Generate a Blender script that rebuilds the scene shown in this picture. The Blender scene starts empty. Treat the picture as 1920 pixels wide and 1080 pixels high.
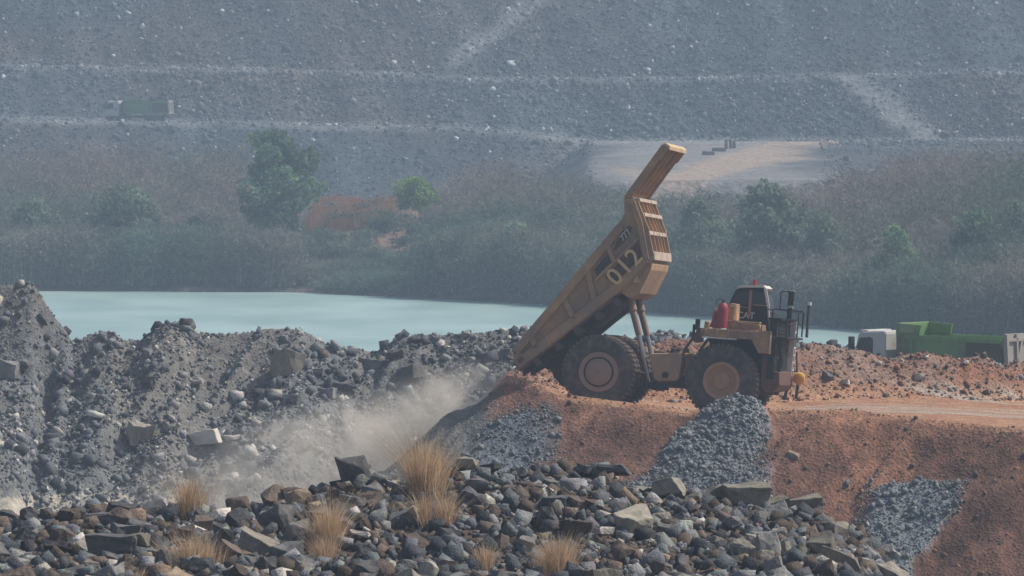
import bpy, bmesh, math, random
import numpy as np
from mathutils import Vector, Matrix, noise as mnoise

sc = bpy.context.scene
col = sc.collection
R_ = math.radians

# ------------------------------------------------------------------ camera, sky, sun, exposure
FPX = 12750.0                       # focal length in pixels of a 1920 px wide picture
PITCH = math.atan((540 - 150) / FPX)
cam_d = bpy.data.cameras.new('camera')
cam_d.sensor_width = 36.0
cam_d.lens = 36.0 * FPX / 1920.0
cam_d.clip_start = 1.0
cam_d.clip_end = 6000.0
cam = bpy.data.objects.new('camera', cam_d)
col.objects.link(cam)
cam.location = (0, 0, 20)
cam.rotation_euler = (math.pi / 2 - PITCH, 0, 0)
sc.camera = cam

SUN_AZ = R_(78)      # clockwise from +Y towards +X
SUN_EL = R_(50)
world = bpy.data.worlds.new("World")
sc.world = world
world.use_nodes = True
wn = world.node_tree.nodes
sky = wn.new('ShaderNodeTexSky')
sky.sky_type = 'NISHITA'
sky.sun_disc = False
sky.sun_elevation = SUN_EL
sky.sun_rotation = SUN_AZ
sky.dust_density = 3.0
world.node_tree.links.new(sky.outputs[0], wn['Background'].inputs[0])
wn['Background'].inputs[1].default_value = 0.095
sun_d = bpy.data.lights.new('sun', 'SUN')
sun_d.energy = 3.7
sun_d.angle = R_(0.7)
sun_d.color = (1.0, 0.93, 0.83)
sun = bpy.data.objects.new('sun', sun_d)
col.objects.link(sun)
sd = Vector((math.sin(SUN_AZ) * math.cos(SUN_EL), math.cos(SUN_AZ) * math.cos(SUN_EL), math.sin(SUN_EL)))
sun.rotation_euler = sd.to_track_quat('Z', 'Y').to_euler()
sun.location = (60, 60, 120)
sc.view_settings.view_transform = 'Standard'
sc.view_settings.look = 'None'
sc.view_settings.gamma = 1.0
sc.view_settings.exposure = 0.1
sc.cycles.volume_max_steps = 96
sc.cycles.volume_bounces = 3
sc.cycles.max_bounces = 6

# ------------------------------------------------------------------ helpers
rng = np.random.default_rng(7)
random.seed(7)

def tag(o, label=None, cat=None, group=None, kind=None):
    if label: o['label'] = label
    if cat: o['category'] = cat
    if group: o['group'] = group
    if kind: o['kind'] = kind
    return o

def empty(name, loc=(0, 0, 0), rot=(0, 0, 0)):
    o = bpy.data.objects.new(name, None)
    o.empty_display_size = 0.3
    col.objects.link(o)
    o.location = loc
    o.rotation_euler = rot
    return o

def np_mesh(name, V, F, mat, colors=None, smooth=False, parent=None):
    """V (n,3), F (m,k) ndarray with a fixed number of corners."""
    me = bpy.data.meshes.new(name)
    V = np.asarray(V, dtype=np.float32); F = np.asarray(F, dtype=np.int32)
    n, (m, k) = len(V), F.shape
    me.vertices.add(n); me.vertices.foreach_set('co', V.ravel())
    me.loops.add(m * k); me.loops.foreach_set('vertex_index', F.ravel())
    me.polygons.add(m)
    me.polygons.foreach_set('loop_start', np.arange(0, m * k, k, dtype=np.int32))
    if smooth:
        me.polygons.foreach_set('use_smooth', np.ones(m, dtype=bool))
    me.update(calc_edges=True)
    if colors is not None:
        a = me.color_attributes.new('Col', 'FLOAT_COLOR', 'POINT')
        c4 = np.ones((n, 4), dtype=np.float32); c4[:, :3] = colors
        a.data.foreach_set('color', c4.ravel())
    me.materials.append(mat)
    o = bpy.data.objects.new(name, me)
    col.objects.link(o)
    if parent: o.parent = parent
    return o

def _h(ix, iy, s):
    v = np.sin(ix * 127.1 + iy * 311.7 + s * 74.7) * 43758.5453
    return v - np.floor(v)

def vnoise(x, y, s=0):
    ix = np.floor(x); iy = np.floor(y)
    fx = x - ix; fy = y - iy
    fx = fx * fx * (3 - 2 * fx); fy = fy * fy * (3 - 2 * fy)
    a = _h(ix, iy, s); b = _h(ix + 1, iy, s); c = _h(ix, iy + 1, s); d = _h(ix + 1, iy + 1, s)
    return (a + (b - a) * fx) * (1 - fy) + (c + (d - c) * fx) * fy

def fbm(x, y, oct=4, s=0):
    t = 0; a = 0.5; tot = 0
    for k in range(oct):
        t = t + a * vnoise(x, y, s + k * 3.3); tot += a
        x = x * 2.03 + 17.1; y = y * 2.03 - 9.7; a *= 0.5
    return t / tot - 0.5       # about -0.5 .. 0.5

def sstep(a, b, x):
    t = np.clip((x - a) / (b - a), 0, 1)
    return t * t * (3 - 2 * t)

def X_of(px, Y): return (np.asarray(px, float) - 960) / FPX * Y
def Z_of(py, Y): return 20 - (np.asarray(py, float) - 150) / FPX * Y

# ------------------------------------------------------------------ materials
def new_mat(name):
    m = bpy.data.materials.new(name); m.use_nodes = True
    return m, m.node_tree.nodes, m.node_tree.links, m.node_tree.nodes['Principled BSDF']

def mat_plain(name, c, rough=0.6, metal=0.0, var=0.25, scale=3.0, dirt=None, dirt_amt=0.0, bump=0.0, spec=0.3):
    """paint or metal with uneven tone and patches of caked dust"""
    m, N, L, b = new_mat(name)
    tc = N.new('ShaderNodeTexCoord')
    n1 = N.new('ShaderNodeTexNoise'); n1.inputs['Scale'].default_value = scale; n1.inputs['Detail'].default_value = 6; n1.inputs['Roughness'].default_value = 0.65
    L.new(tc.outputs['Object'], n1.inputs['Vector'])
    mx = N.new('ShaderNodeMix'); mx.data_type = 'RGBA'
    lo = [max(0, v * (1 - var)) for v in c[:3]] + [1]; hi = [min(1, v * (1 + var)) for v in c[:3]] + [1]
    mx.inputs[6].default_value = lo; mx.inputs[7].default_value = hi
    L.new(n1.outputs[0], mx.inputs[0])
    out = mx.outputs[2]
    if dirt:
        n2 = N.new('ShaderNodeTexNoise'); n2.inputs['Scale'].default_value = scale * 0.45; n2.inputs['Detail'].default_value = 8; n2.inputs['Roughness'].default_value = 0.7
        L.new(tc.outputs['Object'], n2.inputs['Vector'])
        mr = N.new('ShaderNodeMapRange'); mr.inputs[1].default_value = 0.62 - dirt_amt * 0.5; mr.inputs[2].default_value = 0.78 - dirt_amt * 0.4
        L.new(n2.outputs[0], mr.inputs[0])
        m2 = N.new('ShaderNodeMix'); m2.data_type = 'RGBA'; m2.inputs[7].default_value = list(dirt) + [1]
        L.new(mr.outputs[0], m2.inputs[0]); L.new(out, m2.inputs[6]); out = m2.outputs[2]
    L.new(out, b.inputs['Base Color'])
    b.inputs['Roughness'].default_value = rough
    b.inputs['Metallic'].default_value = metal
    b.inputs['Specular IOR Level'].default_value = spec
    if bump:
        bp = N.new('ShaderNodeBump'); bp.inputs['Strength'].default_value = bump; bp.inputs['Distance'].default_value = 0.05
        L.new(n1.outputs[0], bp.inputs['Height']); L.new(bp.outputs[0], b.inputs['Normal'])
    return m

def mat_attr(name, scale=4.0, var=0.45, bump=0.6, bdist=0.08, rough=0.95, fine=18.0):
    """colour from the mesh's Col attribute, broken up by two sizes of noise"""
    m, N, L, b = new_mat(name)
    at = N.new('ShaderNodeAttribute'); at.attribute_name = 'Col'
    tc = N.new('ShaderNodeTexCoord')
    n1 = N.new('ShaderNodeTexNoise'); n1.inputs['Scale'].default_value = scale; n1.inputs['Detail'].default_value = 8; n1.inputs['Roughness'].default_value = 0.7
    n2 = N.new('ShaderNodeTexVoronoi'); n2.inputs['Scale'].default_value = fine
    L.new(tc.outputs['Object'], n1.inputs['Vector']); L.new(tc.outputs['Object'], n2.inputs['Vector'])
    mr = N.new('ShaderNodeMapRange'); mr.inputs[1].default_value = 0.25; mr.inputs[2].default_value = 0.75
    mr.inputs[3].default_value = 1 - var; mr.inputs[4].default_value = 1 + var
    L.new(n1.outputs[0], mr.inputs[0])
    sx = N.new('ShaderNodeSeparateColor'); L.new(n2.outputs['Color'], sx.inputs[0])
    mr2 = N.new('ShaderNodeMapRange'); mr2.inputs[3].default_value = 1 - var * 0.6; mr2.inputs[4].default_value = 1 + var * 0.6
    L.new(sx.outputs[0], mr2.inputs[0])
    mu = N.new('ShaderNodeMath'); mu.operation = 'MULTIPLY'; L.new(mr.outputs[0], mu.inputs[0]); L.new(mr2.outputs[0], mu.inputs[1])
    vm = N.new('ShaderNodeVectorMath'); vm.operation = 'SCALE'
    L.new(at.outputs['Color'], vm.inputs[0]); L.new(mu.outputs[0], vm.inputs['Scale'])
    L.new(vm.outputs[0], b.inputs['Base Color'])
    b.inputs['Roughness'].default_value = rough
    b.inputs['Specular IOR Level'].default_value = 0.15
    if bump:
        ad = N.new('ShaderNodeMath'); ad.operation = 'ADD'; L.new(n1.outputs[0], ad.inputs[0]); L.new(n2.outputs['Distance'], ad.inputs[1])
        bp = N.new('ShaderNodeBump'); bp.inputs['Strength'].default_value = bump; bp.inputs['Distance'].default_value = bdist
        L.new(ad.outputs[0], bp.inputs['Height']); L.new(bp.outputs[0], b.inputs['Normal'])
    return m

def mat_rock(name, c, c2, rough=0.85):
    """one stone: mottled between two stone colours, a shade of its own per stone"""
    m, N, L, b = new_mat(name)
    tc = N.new('ShaderNodeTexCoord'); oi = N.new('ShaderNodeObjectInfo')
    ad = N.new('ShaderNodeVectorMath'); ad.operation = 'ADD'
    L.new(tc.outputs['Object'], ad.inputs[0]); L.new(oi.outputs['Location'], ad.inputs[1])
    n1 = N.new('ShaderNodeTexNoise'); n1.inputs['Scale'].default_value = 3.2; n1.inputs['Detail'].default_value = 8; n1.inputs['Roughness'].default_value = 0.7
    L.new(ad.outputs[0], n1.inputs['Vector'])
    mr = N.new('ShaderNodeMapRange'); mr.inputs[1].default_value = 0.38; mr.inputs[2].default_value = 0.66; L.new(n1.outputs[0], mr.inputs[0])
    mx = N.new('ShaderNodeMix'); mx.data_type = 'RGBA'; mx.inputs[6].default_value = list(c) + [1]; mx.inputs[7].default_value = list(c2) + [1]
    L.new(mr.outputs[0], mx.inputs[0])
    mr2 = N.new('ShaderNodeMapRange'); mr2.inputs[3].default_value = 0.6; mr2.inputs[4].default_value = 1.45; L.new(oi.outputs['Random'], mr2.inputs[0])
    vm = N.new('ShaderNodeVectorMath'); vm.operation = 'SCALE'; L.new(mx.outputs[2], vm.inputs[0]); L.new(mr2.outputs[0], vm.inputs['Scale'])
    L.new(vm.outputs[0], b.inputs['Base Color'])
    b.inputs['Roughness'].default_value = rough; b.inputs['Specular IOR Level'].default_value = 0.3
    n3 = N.new('ShaderNodeTexNoise'); n3.inputs['Scale'].default_value = 9; n3.inputs['Detail'].default_value = 6; L.new(ad.outputs[0], n3.inputs['Vector'])
    bp = N.new('ShaderNodeBump'); bp.inputs['Strength'].default_value = 0.7; bp.inputs['Distance'].default_value = 0.04
    L.new(n3.outputs[0], bp.inputs['Height']); L.new(bp.outputs[0], b.inputs['Normal'])
    return m

DUSTY = (0.30, 0.19, 0.13)
M = {}
M['ground'] = mat_attr('ground_soil', scale=2.2, var=0.35, bump=0.6, bdist=0.06, fine=9.0)
M['hill'] = mat_attr('hillside_rock', scale=0.9, var=0.45, bump=0.5, bdist=0.2, fine=1.9)
M['rubble'] = mat_attr('loose_rubble', scale=6.0, var=0.25, bump=0.5, bdist=0.03, fine=20.0)
M['veg'] = mat_attr('vegetation', scale=0.6, var=0.2, bump=0.0, fine=3.0)
M['grass'] = mat_attr('dry_grass_blades', scale=3, var=0.2, bump=0.0, fine=8.0)
for k_ in ('veg', 'grass'):
    nt = M[k_].node_tree; pb = nt.nodes['Principled BSDF']; pb.inputs['Roughness'].default_value = 1.0; pb.inputs['Specular IOR Level'].default_value = 0.0
    tr = nt.nodes.new('ShaderNodeBsdfTranslucent'); ms = nt.nodes.new('ShaderNodeMixShader'); ms.inputs[0].default_value = 0.45
    nt.links.new(pb.inputs['Base Color'].links[0].from_socket, tr.inputs['Color'])
    nt.links.new(pb.outputs[0], ms.inputs[1]); nt.links.new(tr.outputs[0], ms.inputs[2])
    nt.links.new(ms.outputs[0], nt.nodes['Material Output'].inputs['Surface'])
M['yellow'] = mat_plain('dusty_yellow_paint', (0.62, 0.34, 0.14), 0.6, dirt=(0.26, 0.17, 0.12), dirt_amt=0.55, var=0.2, scale=1.6)
M['tan'] = mat_plain('dust_caked_body_paint', (0.48, 0.295, 0.145), 0.75, dirt=(0.30, 0.205, 0.15), dirt_amt=0.45, var=0.28, scale=1.2)
M['cream'] = mat_plain('cream_and_sunlit_paint', (0.62, 0.47, 0.28), 0.5, dirt=(0.34, 0.25, 0.18), dirt_amt=0.25, var=0.15, scale=3)  # cream parts; on canopy lip and hood rim it stands in for sunlight
M['under'] = mat_plain('dark_underside_steel', (0.085, 0.062, 0.054), 0.8, var=0.35, scale=2, dirt=(0.12, 0.085, 0.065), dirt_amt=0.4)  # dark brown steel for chassis and underbody
M['recess'] = mat_plain('dark_brown_steel', (0.12, 0.08, 0.058), 0.8, var=0.3, scale=3)  # darker brown for the plates behind number and badge
M['panelgrey'] = mat_plain('dark_grey_panel', (0.055, 0.060, 0.058), 0.6, var=0.2, scale=4)
M['tyre'] = mat_plain('tyre_rubber', (0.056, 0.050, 0.049), 0.85, var=0.25, scale=4, dirt=(0.15, 0.115, 0.095), dirt_amt=0.35)
M['tread'] = mat_plain('dusty_tyre_tread', (0.12, 0.095, 0.078), 0.95, var=0.35, scale=5)
M['rim'] = mat_plain('dusty_wheel_rim', (0.29, 0.20, 0.16), 0.7, var=0.25, scale=4)
M['rimf'] = mat_plain('dusty_yellow_rim', (0.42, 0.25, 0.15), 0.7, var=0.25, scale=4)
M['black'] = mat_plain('black_machine_parts', (0.018, 0.018, 0.020), 0.8, var=0.4, scale=4)
M['glass'] = mat_plain('dark_cab_glass', (0.02, 0.024, 0.03), 0.15, var=0.2, scale=2, spec=0.5)
M['white'] = mat_plain('dusty_white_paint', (0.66, 0.65, 0.62), 0.5, var=0.08, scale=3, dirt=(0.42, 0.36, 0.31), dirt_amt=0.2)
M['letter'] = mat_plain('faded_white_lettering', (0.50, 0.50, 0.49), 0.6, var=0.1)
M['number'] = mat_plain('yellow_number_paint', (0.68, 0.47, 0.24), 0.6, var=0.15)
M['sunlit'] = mat_plain('sunlit_beam_paint', (0.50, 0.42, 0.35), 0.7, dirt=(0.33, 0.25, 0.20), dirt_amt=0.4, var=0.15, scale=4)  # paler than the body: sunlight on the beams put into the colour
M['red'] = mat_plain('red_paint', (0.30, 0.035, 0.045), 0.5, var=0.25, scale=5)
M['chrome'] = mat_plain('cylinder_rod_steel', (0.50, 0.50, 0.52), 0.3, metal=0.8, var=0.1)
M['pinkgrey'] = mat_plain('dusty_cylinder_barrel', (0.30, 0.20, 0.165), 0.6, var=0.15)
M['rustbrown'] = mat_plain('rusty_brown_bumper', (0.12, 0.062, 0.048), 0.8, var=0.3, scale=4)
M['lampyellow'] = mat_plain('bright_yellow_plastic', (0.62, 0.33, 0.05), 0.5, var=0.1)
M['green'] = mat_plain('green_tipper_paint', (0.165, 0.30, 0.11), 0.6, var=0.15, scale=1.0, dirt=(0.14, 0.14, 0.09), dirt_amt=0.35)
M['palegreen'] = mat_plain('pale_green_paint', (0.24, 0.31, 0.16), 0.7, var=0.15, scale=2)  # lighter green for the panel on the guard
M['greendust'] = mat_plain('mud_covered_green_side', (0.085, 0.088, 0.062), 0.85, var=0.25, scale=1.6)
M['tailgrey'] = mat_plain('dusty_grey_tailgate', (0.33, 0.30, 0.27), 0.8, var=0.2, scale=3)
M['cabwhite'] = mat_plain('off_white_cab_paint', (0.50, 0.50, 0.48), 0.5, var=0.07, scale=2, dirt=(0.36, 0.30, 0.25), dirt_amt=0.2)
M['bark'] = mat_plain('bark', (0.10, 0.08, 0.065), 0.9, var=0.3, scale=3)
M['concrete'] = mat_plain('weathered_concrete_block', (0.12, 0.115, 0.11), 0.9, var=0.2, scale=3)
M['drum'] = mat_plain('dark_brown_barrel', (0.10, 0.065, 0.06), 0.7, var=0.2, scale=3)

# ------------------------------------------------------------------ terrain
PTS_FG = [(-900, 960), (0, 972), (100, 966), (240, 955), (400, 962), (480, 948), (530, 930), (640, 890), (680, 885), (750, 895),
          (850, 868), (950, 872), (1130, 872), (1200, 912), (1300, 925), (1400, 935), (1450, 945), (1530, 965), (1570, 1000),
          (1620, 1015), (1680, 1070), (1740, 1130), (1850, 1230), (2600, 1500)]
FGY = 152.0
RIDGE = [(-800, 520), (-100, 524), (0, 533), (62, 533), (74, 548), (88, 572), (104, 596), (122, 618), (136, 640), (160, 634), (180, 622), (212, 622),
         (232, 636), (262, 638), (290, 616), (312, 606), (346, 606), (366, 628), (430, 627), (470, 622), (500, 616), (562, 616),
         (600, 640), (650, 655), (704, 662), (722, 646), (760, 630), (850, 626), (960, 618), (1060, 616), (1150, 640),
         (1200, 640), (1250, 622), (1290, 632), (1490, 640), (1560, 648), (1620, 652), (1800, 655), (2600, 650)]
EDGE = [(960, 704, 248.7), (1010, 718, 248.0), (1060, 740, 247.4), (1200, 757, 246.9), (1290, 768, 246.6), (1450, 768, 246.0),
        (1600, 768, 245.5), (1700, 781, 245.0), (1800, 795, 244.0), (1920, 803, 243.0), (2300, 815, 241.0), (3200, 815, 238.0)]
EX = np.array([(p - 960) / FPX * Y for p, _, Y in EDGE]); EY = np.array([Y for *_, Y in EDGE])
EZ = np.array([20 - (q - 150) / FPX * Y for _, q, Y in EDGE])
BERM = [(0.2, 258.5, 8.9), (1.4, 259, 9.45), (3.5, 260, 9.6), (5.9, 260.5, 10.0), (8, 261, 9.6), (12.2, 263, 9.52), (14.2, 264, 9.22), (18.6, 266, 9.0), (20, 267, 8.8), (40, 272, 8.6)]
BX = np.array([b[0] for b in BERM]); BY = np.array([b[1] for b in BERM]); BZ = np.array([b[2] for b in BERM])
INX = np.array([-0.3, 1.5, 3.13, 7.62, 10, 13, 16, 20, 45]); INZ = np.array([8.6, 8.1, 7.93, 7.62, 7.6, 7.75, 7.7, 7.45, 7.3])

def fan_masks(x, y):
    """three grey gravel fans spilled over the laterite bank: returns height, mask"""
    out = []
    x = x + 1.5 * fbm(x * 0.5, y * 0.4, 4, 131); y = y + 0.8 * fbm(x * 0.6 + 9, y * 0.5, 3, 137)
    # A: high narrow pile in front of the truck's front wheel, running down to the lower left
    t = np.clip((246.9 - y) / 6.0, -0.3, 1.3)
    cx = 8.45 - 2.9 * np.clip(t, 0, 1.3); w = 0.9 + 2.9 * np.clip(t, 0, 1.2)
    u = (x - cx) / w
    m = np.clip(1 - u * u, 0, 1) * sstep(247.6, 246.2, y)
    out.append((0.42 * m * (1 + 0.9 * np.clip(t, 0, 1)), m))
    # B: low fan further right
    t = np.clip((241.6 - y) / 6.0, -0.1, 1.2)
    cx = 14.6 - 2.0 * t; w = np.clip(1.9 * np.sin(np.clip(t * 1.1 + 0.35, 0, 1) * math.pi) + 0.5, 0.1, 9)
    u = (x - cx) / w
    m = np.clip(1 - u * u, 0, 1) * sstep(241.9 , 241.2, y + 0.22 * (x - 14.6))
    out.append((0.4 * np.sqrt(m), m))
    # C: grey streak near the tip head
    t = np.clip((247.6 - y) / 6, 0, 1.2)
    cx = 0.5 - 1.6 * t; w = 0.8 + 2.0 * t
    u = (x - cx) / w
    m = np.clip(1 - u * u, 0, 1) * sstep(247.3, 246.2, y)
    out.append((0.18 * np.sqrt(m), m))
    return out

def H(x, y):
    x = np.asarray(x, float); y = np.asarray(y, float)
    n1 = fbm(x * 0.35, y * 0.35, 4, 1); n2 = fbm(x * 1.3, y * 1.3, 4, 5); n3 = fbm(x * 4.5, y * 4.5, 2, 9)
    floor = 1.5 + 0.5 * n1 + 0.12 * n2
    floor = np.where((x > 8) , np.maximum(floor, 5.2 * sstep(262, 268, y) * sstep(7, 10, x)), floor)
    # foreground heap
    px = x / FGY * FPX + 960
    zc = Z_of(np.interp(px, *zip(*PTS_FG)), FGY) - 0.12
    zb = 9.35 + 0.0 * x
    zb = np.minimum(zb, zc - 0.4)
    fr = zc - (zc - zb) * (FGY - y) / 9.0
    fr = np.where(y < 143, zb - 0.16 * (143 - y), fr)
    bk = zc - 0.75 * (y - FGY)
    fg = np.where(y < FGY, fr, bk) + 0.35 * n2 + 0.3 * n1
    fg = np.where(y < 120, np.maximum(fg, 4.0), fg)
    # ridge between the pit floor and the lake
    ry = 302 + 33 * sstep(7, 13, x)
    px = x / ry * FPX + 960
    zr = Z_of(np.interp(px, *zip(*RIDGE)), ry)
    d = ry - y
    rib = fbm(x * 0.55 + d * 0.30, d * 0.07, 4, 21)
    env = sstep(-0.5, 2.5, d)
    run = np.where(d < 4, d * 0.72, 2.88 + (d - 4) * 0.48)
    cf = sstep(128, 92, px)
    run = run * (1 - cf) + cf * np.where(d < 2.6, d * 1.55, 4.03 + (d - 2.6) * 0.40)
    fr = zr - run + (2.9 * rib * (1 - 0.6 * cf) + 0.35 * n2) * env * sstep(17, 11, d) + 0.22 * n3
    bk = zr + 0.62 * d + 0.25 * n2
    ridge = np.where(d > 0, fr, bk)
    ridge = np.maximum(ridge, -4)
    floor = np.where(d < -2, np.where(x > 11, floor, -4.0), floor)
    floor = np.where(y > 338, -4.0, floor)
    # the tip head: a laterite platform with its edges
    xc = np.maximum(x, -0.15)
    ye = np.interp(xc, EX, EY); ze = np.interp(xc, EX, EZ); zi = np.interp(xc, INX, INZ)
    yb = np.interp(xc, BX, BY); zb2 = np.interp(xc, BX, BZ)
    lip = (ze - zi) * np.exp(-((y - ye) / (0.9 + 0.6 * (xc < 2))) ** 2)
    lip = np.where(y < ye, ze - zi, lip)
    be = (zb2 - zi) * np.exp(-(np.abs(y - yb) / 2.0) ** 2.4) * (1 + 0.5 * n2)
    be = np.where(y > yb, (zb2 - zi) * (1 + 0.5 * n2), be)
    tail = np.exp(-((x + 0.3) / 1.1) ** 2) * 0.5 * sstep(247, 249, y) * sstep(255, 251, y)
    top = zi + np.maximum(lip, be) + 0.04 * n2 + tail * 0
    dx = np.maximum(-0.15 - x, 0); dn = np.maximum(ye - y, 0); db = np.maximum(y - yb - 1.0, 0)
    dist = np.sqrt(dx * dx + dn * dn + db * db)
    s = sstep(0, 1.2, dist)
    wx = x + 0.9 * dn + 1.2 * n1
    rill = fbm(wx * 0.75, dn * 0.28 + x * 0.05, 4, 31)
    plat = top - 0.72 * dist + s * (1.0 * rill + 0.22 * n2 + 0.10 * n3)
    fans = fan_masks(x, y)
    for hgt, m in fans:
        plat = plat + hgt
    return np.maximum(np.maximum(floor, fg), np.maximum(ridge, plat))

def ground_colour(x, y, z):
    n1 = fbm(x * 0.25, y * 0.25, 4, 41)[:, None]; n2 = fbm(x * 1.1, y * 0.8, 4, 44)[:, None]
    grey = np.array([0.138, 0.149, 0.157]); greyb = np.array([0.172, 0.165, 0.153]); pale = np.array([0.36, 0.33, 0.28])
    oran = np.array([0.272, 0.138, 0.088]); brown = np.array([0.145, 0.080, 0.060]); road = np.array([0.40, 0.235, 0.145])
    c = grey + (greyb - grey) * np.clip(0.5 + n1 * 2.2, 0, 1)
    c = c * (1 + 0.5 * n2)
    # floor strip of pale fines
    fl = ((y > 235) & (y < 292) & (z < 2.3) & (x < -14))[:, None]
    c = np.where(fl, pale * (1 + 0.4 * n2), c)
    xc = np.maximum(x, -0.15)
    ye = np.interp(xc, EX, EY); yb = np.interp(xc, BX, BY)
    dx = np.maximum(-0.15 - x, 0); dn = np.maximum(ye - y, 0); db = np.maximum(y - yb - 1.0, 0)
    dist = np.sqrt(dx * dx + dn * dn + db * db)
    inplat = (dist < 12) & (y > 226) & (y < 274) & (z > 1.9)
    leftcut = sstep(0.1, 1.3, dx + 0.8 * n2[:, 0])      # the tip face itself is grey spoil
    w = np.clip(inplat * (1 - leftcut), 0, 1)[:, None]
    o = brown + (oran - brown) * np.clip(0.35 + n1 * 1.6 + n2 * 1.2, 0, 1)
    top = (dn < 0.3)[:, None]
    r = road + (oran - road) * np.clip(0.5 + n2 * 2, 0, 1)
    streak = sstep(0.0, 0.22, fbm(x * 0.12, y * 1.3, 3, 47))[:, None] * (((y > ye + 4) & (y < yb - 1)))[:, None]
    r = r + (np.array([0.36, 0.33, 0.29]) - r) * streak * 0.7
    st = fbm((x + 0.9 * dn) * 1.1, dn * 0.22, 4, 52)[:, None]
    o = o * (1 + 0.9 * st) * (1 - 0.25 * sstep(9, 17, x + dn)[:, None])
    o = np.where(top, r, o)
    bermm = (sstep(2.6, 1.4, np.abs(y - yb)))[:, None]
    ob = oran * 0.9 + (np.array([0.22, 0.185, 0.165]) - oran * 0.9) * np.clip(0.3 + 2.5 * n1, 0, 1)
    o = o + (ob - o) * bermm
    o = o * (1 + 0.35 * n2)
    c = c * (1 - w) + o * w
    for (hgt, m), gcol in zip(fan_masks(x, y), ((0.20, 0.22, 0.24), (0.19, 0.215, 0.23), (0.13, 0.148, 0.17))):
        k = sstep(0.05, 0.55, m + 0.9 * n2[:, 0] * (m > 0))[:, None] * (inplat[:, None])
        c = c * (1 - k) + np.array(gcol) * (1 + 0.4 * n2) * k
    f = (y < 165)[:, None]
    c = np.where(f, np.array([0.105, 0.080, 0.064]) * (1 + 0.5 * n2), c)
    return np.clip(c, 0.01, 0.8)

def grid_mesh(name, xs, ys, fn, cfn, mat):
    X, Y = np.meshgrid(xs, ys)
    x = X.ravel(); y = Y.ravel()
    z = fn(x, y)
    c = cfn(x, y, z)
    nx, ny = len(xs), len(ys)
    i = np.arange(ny - 1)[:, None] * nx + np.arange(nx - 1)[None, :]
    i = i.ravel()
    F = np.stack([i, i + 1, i + nx + 1, i + nx], 1)
    return np_mesh(name, np.stack([x, y, z], 1), F, mat, c, smooth=True)

xs = np.concatenate([np.arange(-160, -28, 3.0), np.arange(-28, 28, 0.13), np.arange(28, 161, 3.0)])
ys = np.concatenate([np.arange(-40, 136, 4.0), np.arange(136, 156, 0.14), np.arange(156, 230, 3.0), np.arange(230, 306, 0.14), np.arange(306, 350, 0.35)])
g = grid_mesh('ground', xs, ys, H, ground_colour, M['ground'])
tag(g, kind='structure')

# far side: shore, wooded flat, plateau, benches of dumped rock
SHX = [(-2000, 650), (80, 645), (560, 640), (1000, 607), (1600, 546), (1700, 537), (1920, 512), (2600, 480)]
B1 = [(-900, 222), (0, 225), (300, 229), (600, 237), (870, 243), (1000, 252), (1110, 266), (1300, 266), (1600, 267), (2600, 262)]
B2 = [(-900, 120), (0, 125), (500, 132), (900, 147), (1000, 150), (1400, 147), (1900, 134), (2600, 130)]
def HF(x, y):
    x = np.asarray(x, float); y = np.asarray(y, float)
    n1 = fbm(x * 0.05, y * 0.05, 4, 61); n2 = fbm(x * 0.3, y * 0.3, 4, 65); n3 = fbm(x * 1.0, y * 1.0, 3, 69)
    px = x / y * FPX + 960
    sh = np.interp(px, *zip(*SHX))
    base = np.minimum((y - sh) * 0.11, 3.2) + 0.8 * n2 + 1.2 * n1
    base = np.maximum(base, -3)
    base = np.where(y < sh, np.maximum((y - sh) * 0.3, -3), base)
    bank = 6.9 * sstep(sh + 5, 676, y) * sstep(720, 690, y) * sstep(540, 600, px) * sstep(860, 780, px)
    base = np.where(bank > 0.3, np.maximum(base, bank + 0.4 * n2), base)
    plane = 9.0 + 2.5 * (y - 740) / 185 + 0.25 * n1
    xe = (1105 - 960) / FPX * y
    pl = plane - 0.7 * np.maximum(738 + 6 * n1 - y, 0) - 0.7 * np.maximum(xe - x + 2 * n1, 0)
    z1 = Z_of(np.interp(px, *zip(*B1)), 930); z2 = Z_of(np.interp(px, *zip(*B2)), 955)
    w = 1.6 * n1 + 0.9 * n2
    f1 = z1 - 0.7 * (930 - y) + w
    f2 = z1 + 0.78 * (y - 942) + w
    Y2 = 942 + (z2 - z1) / 0.78
    f3 = z2 + 0.78 * (y - Y2 - 8) + w
    z = np.maximum(np.maximum(base, pl), np.minimum(z1, f1))
    z = np.maximum(z, np.minimum(z2 + 0.3 * n2, f2)); z = np.maximum(z, np.minimum(46 + n1 * 3, f3))
    rough = sstep(860, 905, y) + ((x < xe) & (y > 720))
    return z + 0.35 * n3 * np.clip(rough, 0, 1)

def seg_d(x, y, a, b):
    ax, ay = a; bx, by = b; dx, dy = bx - ax, by - ay
    t = np.clip(((x - ax) * dx + (y - ay) * dy) / (dx * dx + dy * dy), 0, 1)
    return np.hypot(x - ax - t * dx, y - ay - t * dy)

def track_mask(x, y, z):
    px = x / y * FPX + 960
    z1 = Z_of(np.interp(px, *zip(*B1)), 930); z2 = Z_of(np.interp(px, *zip(*B2)), 955)
    out = 0
    for zz, k in ((z1, 0.6), (z2, 0.5)):
        m = sstep(1.0, 0.1, np.abs(z - zz)) * (y > 925) * np.clip(0.7 + 1.6 * fbm(x * 0.25, y * 0.4, 3, 88), 0, 1)
        out = np.maximum(out, np.clip(m, 0, 1) * k)
    for a, b, wd, k in (((44, 958), (59, 940), 3.0, 0.8), ((-8.3, 962), (4, 975), 2.0, 0.6), ((4, 975), (10, 983), 2.0, 0.4)):
        out = np.maximum(out, sstep(wd, wd * 0.2, seg_d(x, y, a, b) + 1.5 * fbm(x * 0.4, y * 0.4, 3, 77)) * k)
    return out

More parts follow.
